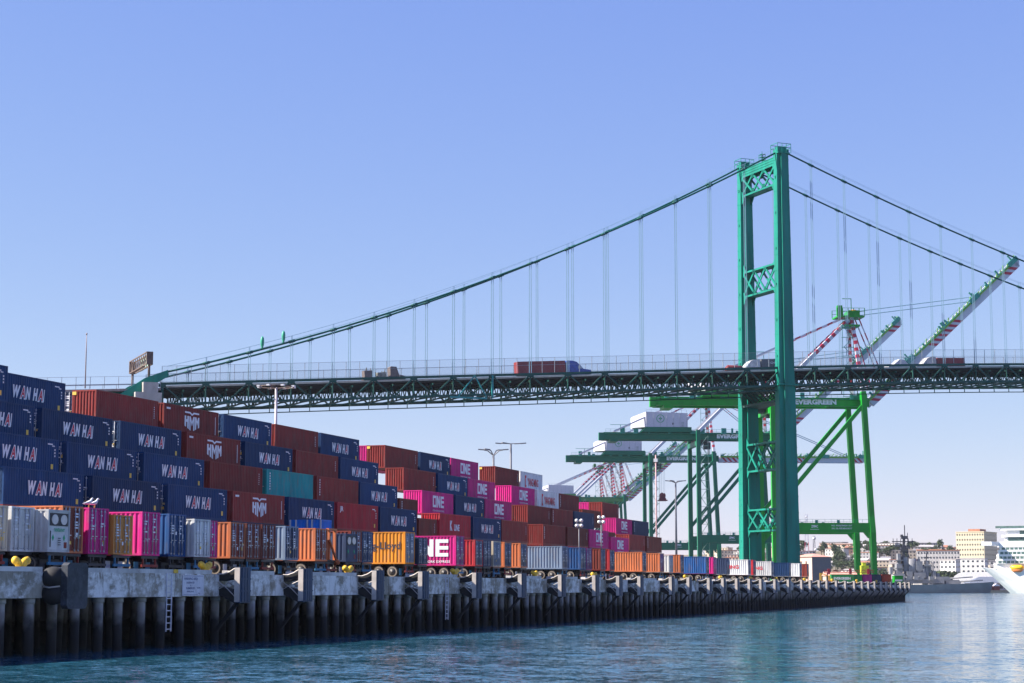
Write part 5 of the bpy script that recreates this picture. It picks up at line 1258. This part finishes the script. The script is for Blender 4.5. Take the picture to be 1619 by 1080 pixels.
mb.beam((X_(1413),17,Z_(857)),(X_(1448),17,Z_(857)),.6); mb.beam((X_(1417),17,Z_(864)),(X_(1441),17,Z_(864)),.9); mb.beam((X_(1422),14,Z_(870)),(X_(1440),14,Z_(866)),.6)
for px in (1415,1421,1427,1439,1445): mb.beam((X_(px),17,Z_(861)),(X_(px),17,Z_(852)),.35)
for a, b, y0, y1 in ((1428,1437,848,853),(1426,1438,866,872),(1424,1438,880,888),(1427,1430,846,850)): mb.box(X_(a),X_(b),15,19,Z_(y1),Z_(y0))
mb.beam((X_(1438),17,Z_(885)),(X_(1438),17,Z_(843)),.35); mb.beam((X_(1424),17,Z_(885)),(X_(1431),17,Z_(862)),.5); mb.beam((X_(1441),17,Z_(885)),(X_(1433),17,Z_(862)),.5)
B('mast', mb, NGD, sh)
mb = MB(); mb.beam((X_(1466),17,Z_(890)),(X_(1468),17,Z_(872)),.6); mb.beam((X_(1461),17,Z_(882)),(X_(1474),17,Z_(882)),.35); mb.box(X_(1464),X_(1471),15,19,Z_(892),Z_(887)); B('mast', mb, NGD, sh)
for px, z in ((1490, 0), (1506, -1.2)):
    mb = MB(); x = X_(px); z0 = 5.4+ (2 if z == 0 else 0); mb.prism([(x-5,z0),(x+4,z0),(x+5,z0+1.2),(x+3.4,z0+2.8),(x-4.6,z0+2.8)], 'y', 12, 22); mb.tube([(x-1,17,5),(x-1,17,z0)], 4.4, 16); tu = B('turret', mb, NG, sh, True)
    for y in (14.3, 17, 19.7): mb = MB(); mb.tube([(x+4,y,z0+1.6),(x+19,y,z0+2.6)], [.5,.3], 8); B('gun_barrel', mb, NG, tu)
for px in (1416,1424,1434,1446,1454,1470): 
    mb = MB(); x = X_(px); mb.box(x-1.4,x+1.4,7.5,10.5,Z_(918),Z_(912)); mb.tube([(x,8,Z_(914)),(x+2.5,7,Z_(912))], .15, 6); B('side_turret', mb, NG, sh)
mb = MB()
for px in range(1404, 1560, 4): x = X_(px); yy = 17-(14 if px < 1480 else max(.5, 14-(px-1480)*.17)); mb.box(x-.05,x+.05,yy,yy+.1,5.0+(px-1404)*.011,6.2+(px-1404)*.011)
B('railing', mb, NG, sh)
# ------------------------------------------------------------------ cruise ship
CWM = mat('cruise white', (.82,.80,.78), .7, 0, .02, spec=.2); CGL = mat('cruise glass', (.10,.17,.15), .15, 0, .3, (1,1,1), .6); LB = mat('lifeboat yellow', (.90,.50,.01), .4, 0, .05)
cr = empty('cruise_ship', 'huge white cruise ship with yellow lifeboats cut by the right edge', 'ship', CW(279.5, 1150, 0), YAW+R_(-26))
secs = []
for x, hw, dk in ((0,.3,15.6),(3,6.5,15.2),(8,11,14.8),(16,14.5,14.4),(30,16,14.4),(60,16,14.4),(150,16,14.4)):
    wl = max(.2, hw-3*max(0, 1-x/40)); xb = x+17*max(0, 1-x/60)
    secs.append([(x,16-hw,dk),(x+(xb-x)*.5,16-(hw+wl)/2,dk*.5),(xb,16-wl,-.5),(xb,16+wl,-.5),(x+(xb-x)*.5,16+(hw+wl)/2,dk*.5),(x,16+hw,dk)])
B('hull', loft(secs), CWM, cr, True)
decks = [(9,14.4,17.6,0,12.5),(10.6,17.6,20.2,2,14.3),(11.2,20.2,22.9,2,14.5),(12.0,22.9,25.6,2,14.7),(13.0,25.6,28.2,2,14.8)]
mb = MB()
def deckpoly(x0, hw): return [(x0,16-hw*.7),(x0+.6,16-hw*.93),(x0+2,16-hw),(150,16-hw),(150,16+hw),(x0+2,16+hw),(x0+.6,16+hw*.93),(x0,16+hw*.7)]
for x0, z0, z1, _, hw in decks:
    mb.prism(deckpoly(x0, hw), 'z', z0, z1-.9); mb.prism(deckpoly(x0-.15, hw+.2), 'z', z1-.9, z1)
mb.prism(deckpoly(11, 15), 'z', 28.2, 30.6); mb.prism(deckpoly(16, 14), 'z', 30.6, 33.5); mb.prism(deckpoly(14.5, 15.3), 'z', 33.5, 34.6); mb.prism(deckpoly(17, 14), 'z', 34.6, 37.4); mb.prism(deckpoly(13.5, 15.5), 'z', 37.4, 38.6); mb.prism(deckpoly(30, 12), 'z', 38.6, 44)
B('deck_house', mb, CWM, cr, True)
mb = MB(); mb.prism([(5,-7),(11,-7),(14,2),(14,30),(11,39),(5,39),(8.5,30),(8.5,2)], 'z', 28.3, 30.6); B('bridge_wing', mb, CWM, cr, True)
mb = MB(); mb.prism([(4.9,-6.8),(8.3,1),(8.3,31),(4.9,38.8),(4.8,38.8),(8.1,31),(8.1,1),(4.8,-6.8)], 'z', 29.2, 30.1); B('bridge_window', mb, CGL, cr, True)
for x0, z0, z1, _, hw in decks[1:]:
    mb = MB(); x = x0+2.2
    while x < 149: mb.box(x,x+2.0,16-hw-.06,16-hw-.01,z0+.25,z1-1.0); x += 2.5
    B('balcony_row', mb, CGL, cr)
mb = MB(); mb.box(19,150,1.9,1.96,31,33.3); mb.box(26,150,1.9,1.96,35,37.2); mb.box(12,150,.3,.4,38.7,40.0); B('window_row', mb, CGL, cr)
for i in range(6):
    x = 20+i*9.0; mb = MB(); mb.tube([(x,.2,15.4),(x+1.4,.2,15.2),(x+6.6,.2,15.2),(x+8,.2,15.4)], [.5,1.6,1.6,.5], 12); b_ = B('lifeboat', mb, LB, cr); mb = MB(); mb.tube([(x+.6,.2,13.9),(x+2,.2,13.7),(x+6,.2,13.7),(x+7.4,.2,13.9)], [.4,1.3,1.3,.4], 10); B('hull', mb, mat('lifeboat orange', (.75,.22,.05), .5), b_)
mb = MB(); mb.tube([(43,16,44),(43,16,46)], [9,8], 20); mb.tube([(43,16,46),(43,16,50)], [8,3], 20); B('radar_dome', mb, CWM, cr)
for i in range(3): mb = MB(); mb.tube([(6+i*4,8-i,15.4),(6+i*4,8-i,16.6)], .5, 8); B('winch', mb, CREAM, cr)

# ------------------------------------------------------------------ sea haze
hzm = bpy.data.materials.new('haze air'); hzm.use_nodes = True; n_ = hzm.node_tree.nodes; l_ = hzm.node_tree.links
for x_ in list(n_):
    if x_.type == 'BSDF_PRINCIPLED': n_.remove(x_)
pv = n_.new('ShaderNodeVolumePrincipled'); pv.inputs['Color'].default_value = (.80,.86,1,1); pv.inputs['Density'].default_value = .00003; pv.inputs['Anisotropy'].default_value = .2
l_.new(pv.outputs[0], [x_ for x_ in n_ if x_.type == 'OUTPUT_MATERIAL'][0].inputs['Volume'])
mb = MB(); mb.box(-2700, 2600, -320, 3700, -4.2, 128); B('haze', mb, hzm, kind='stuff')
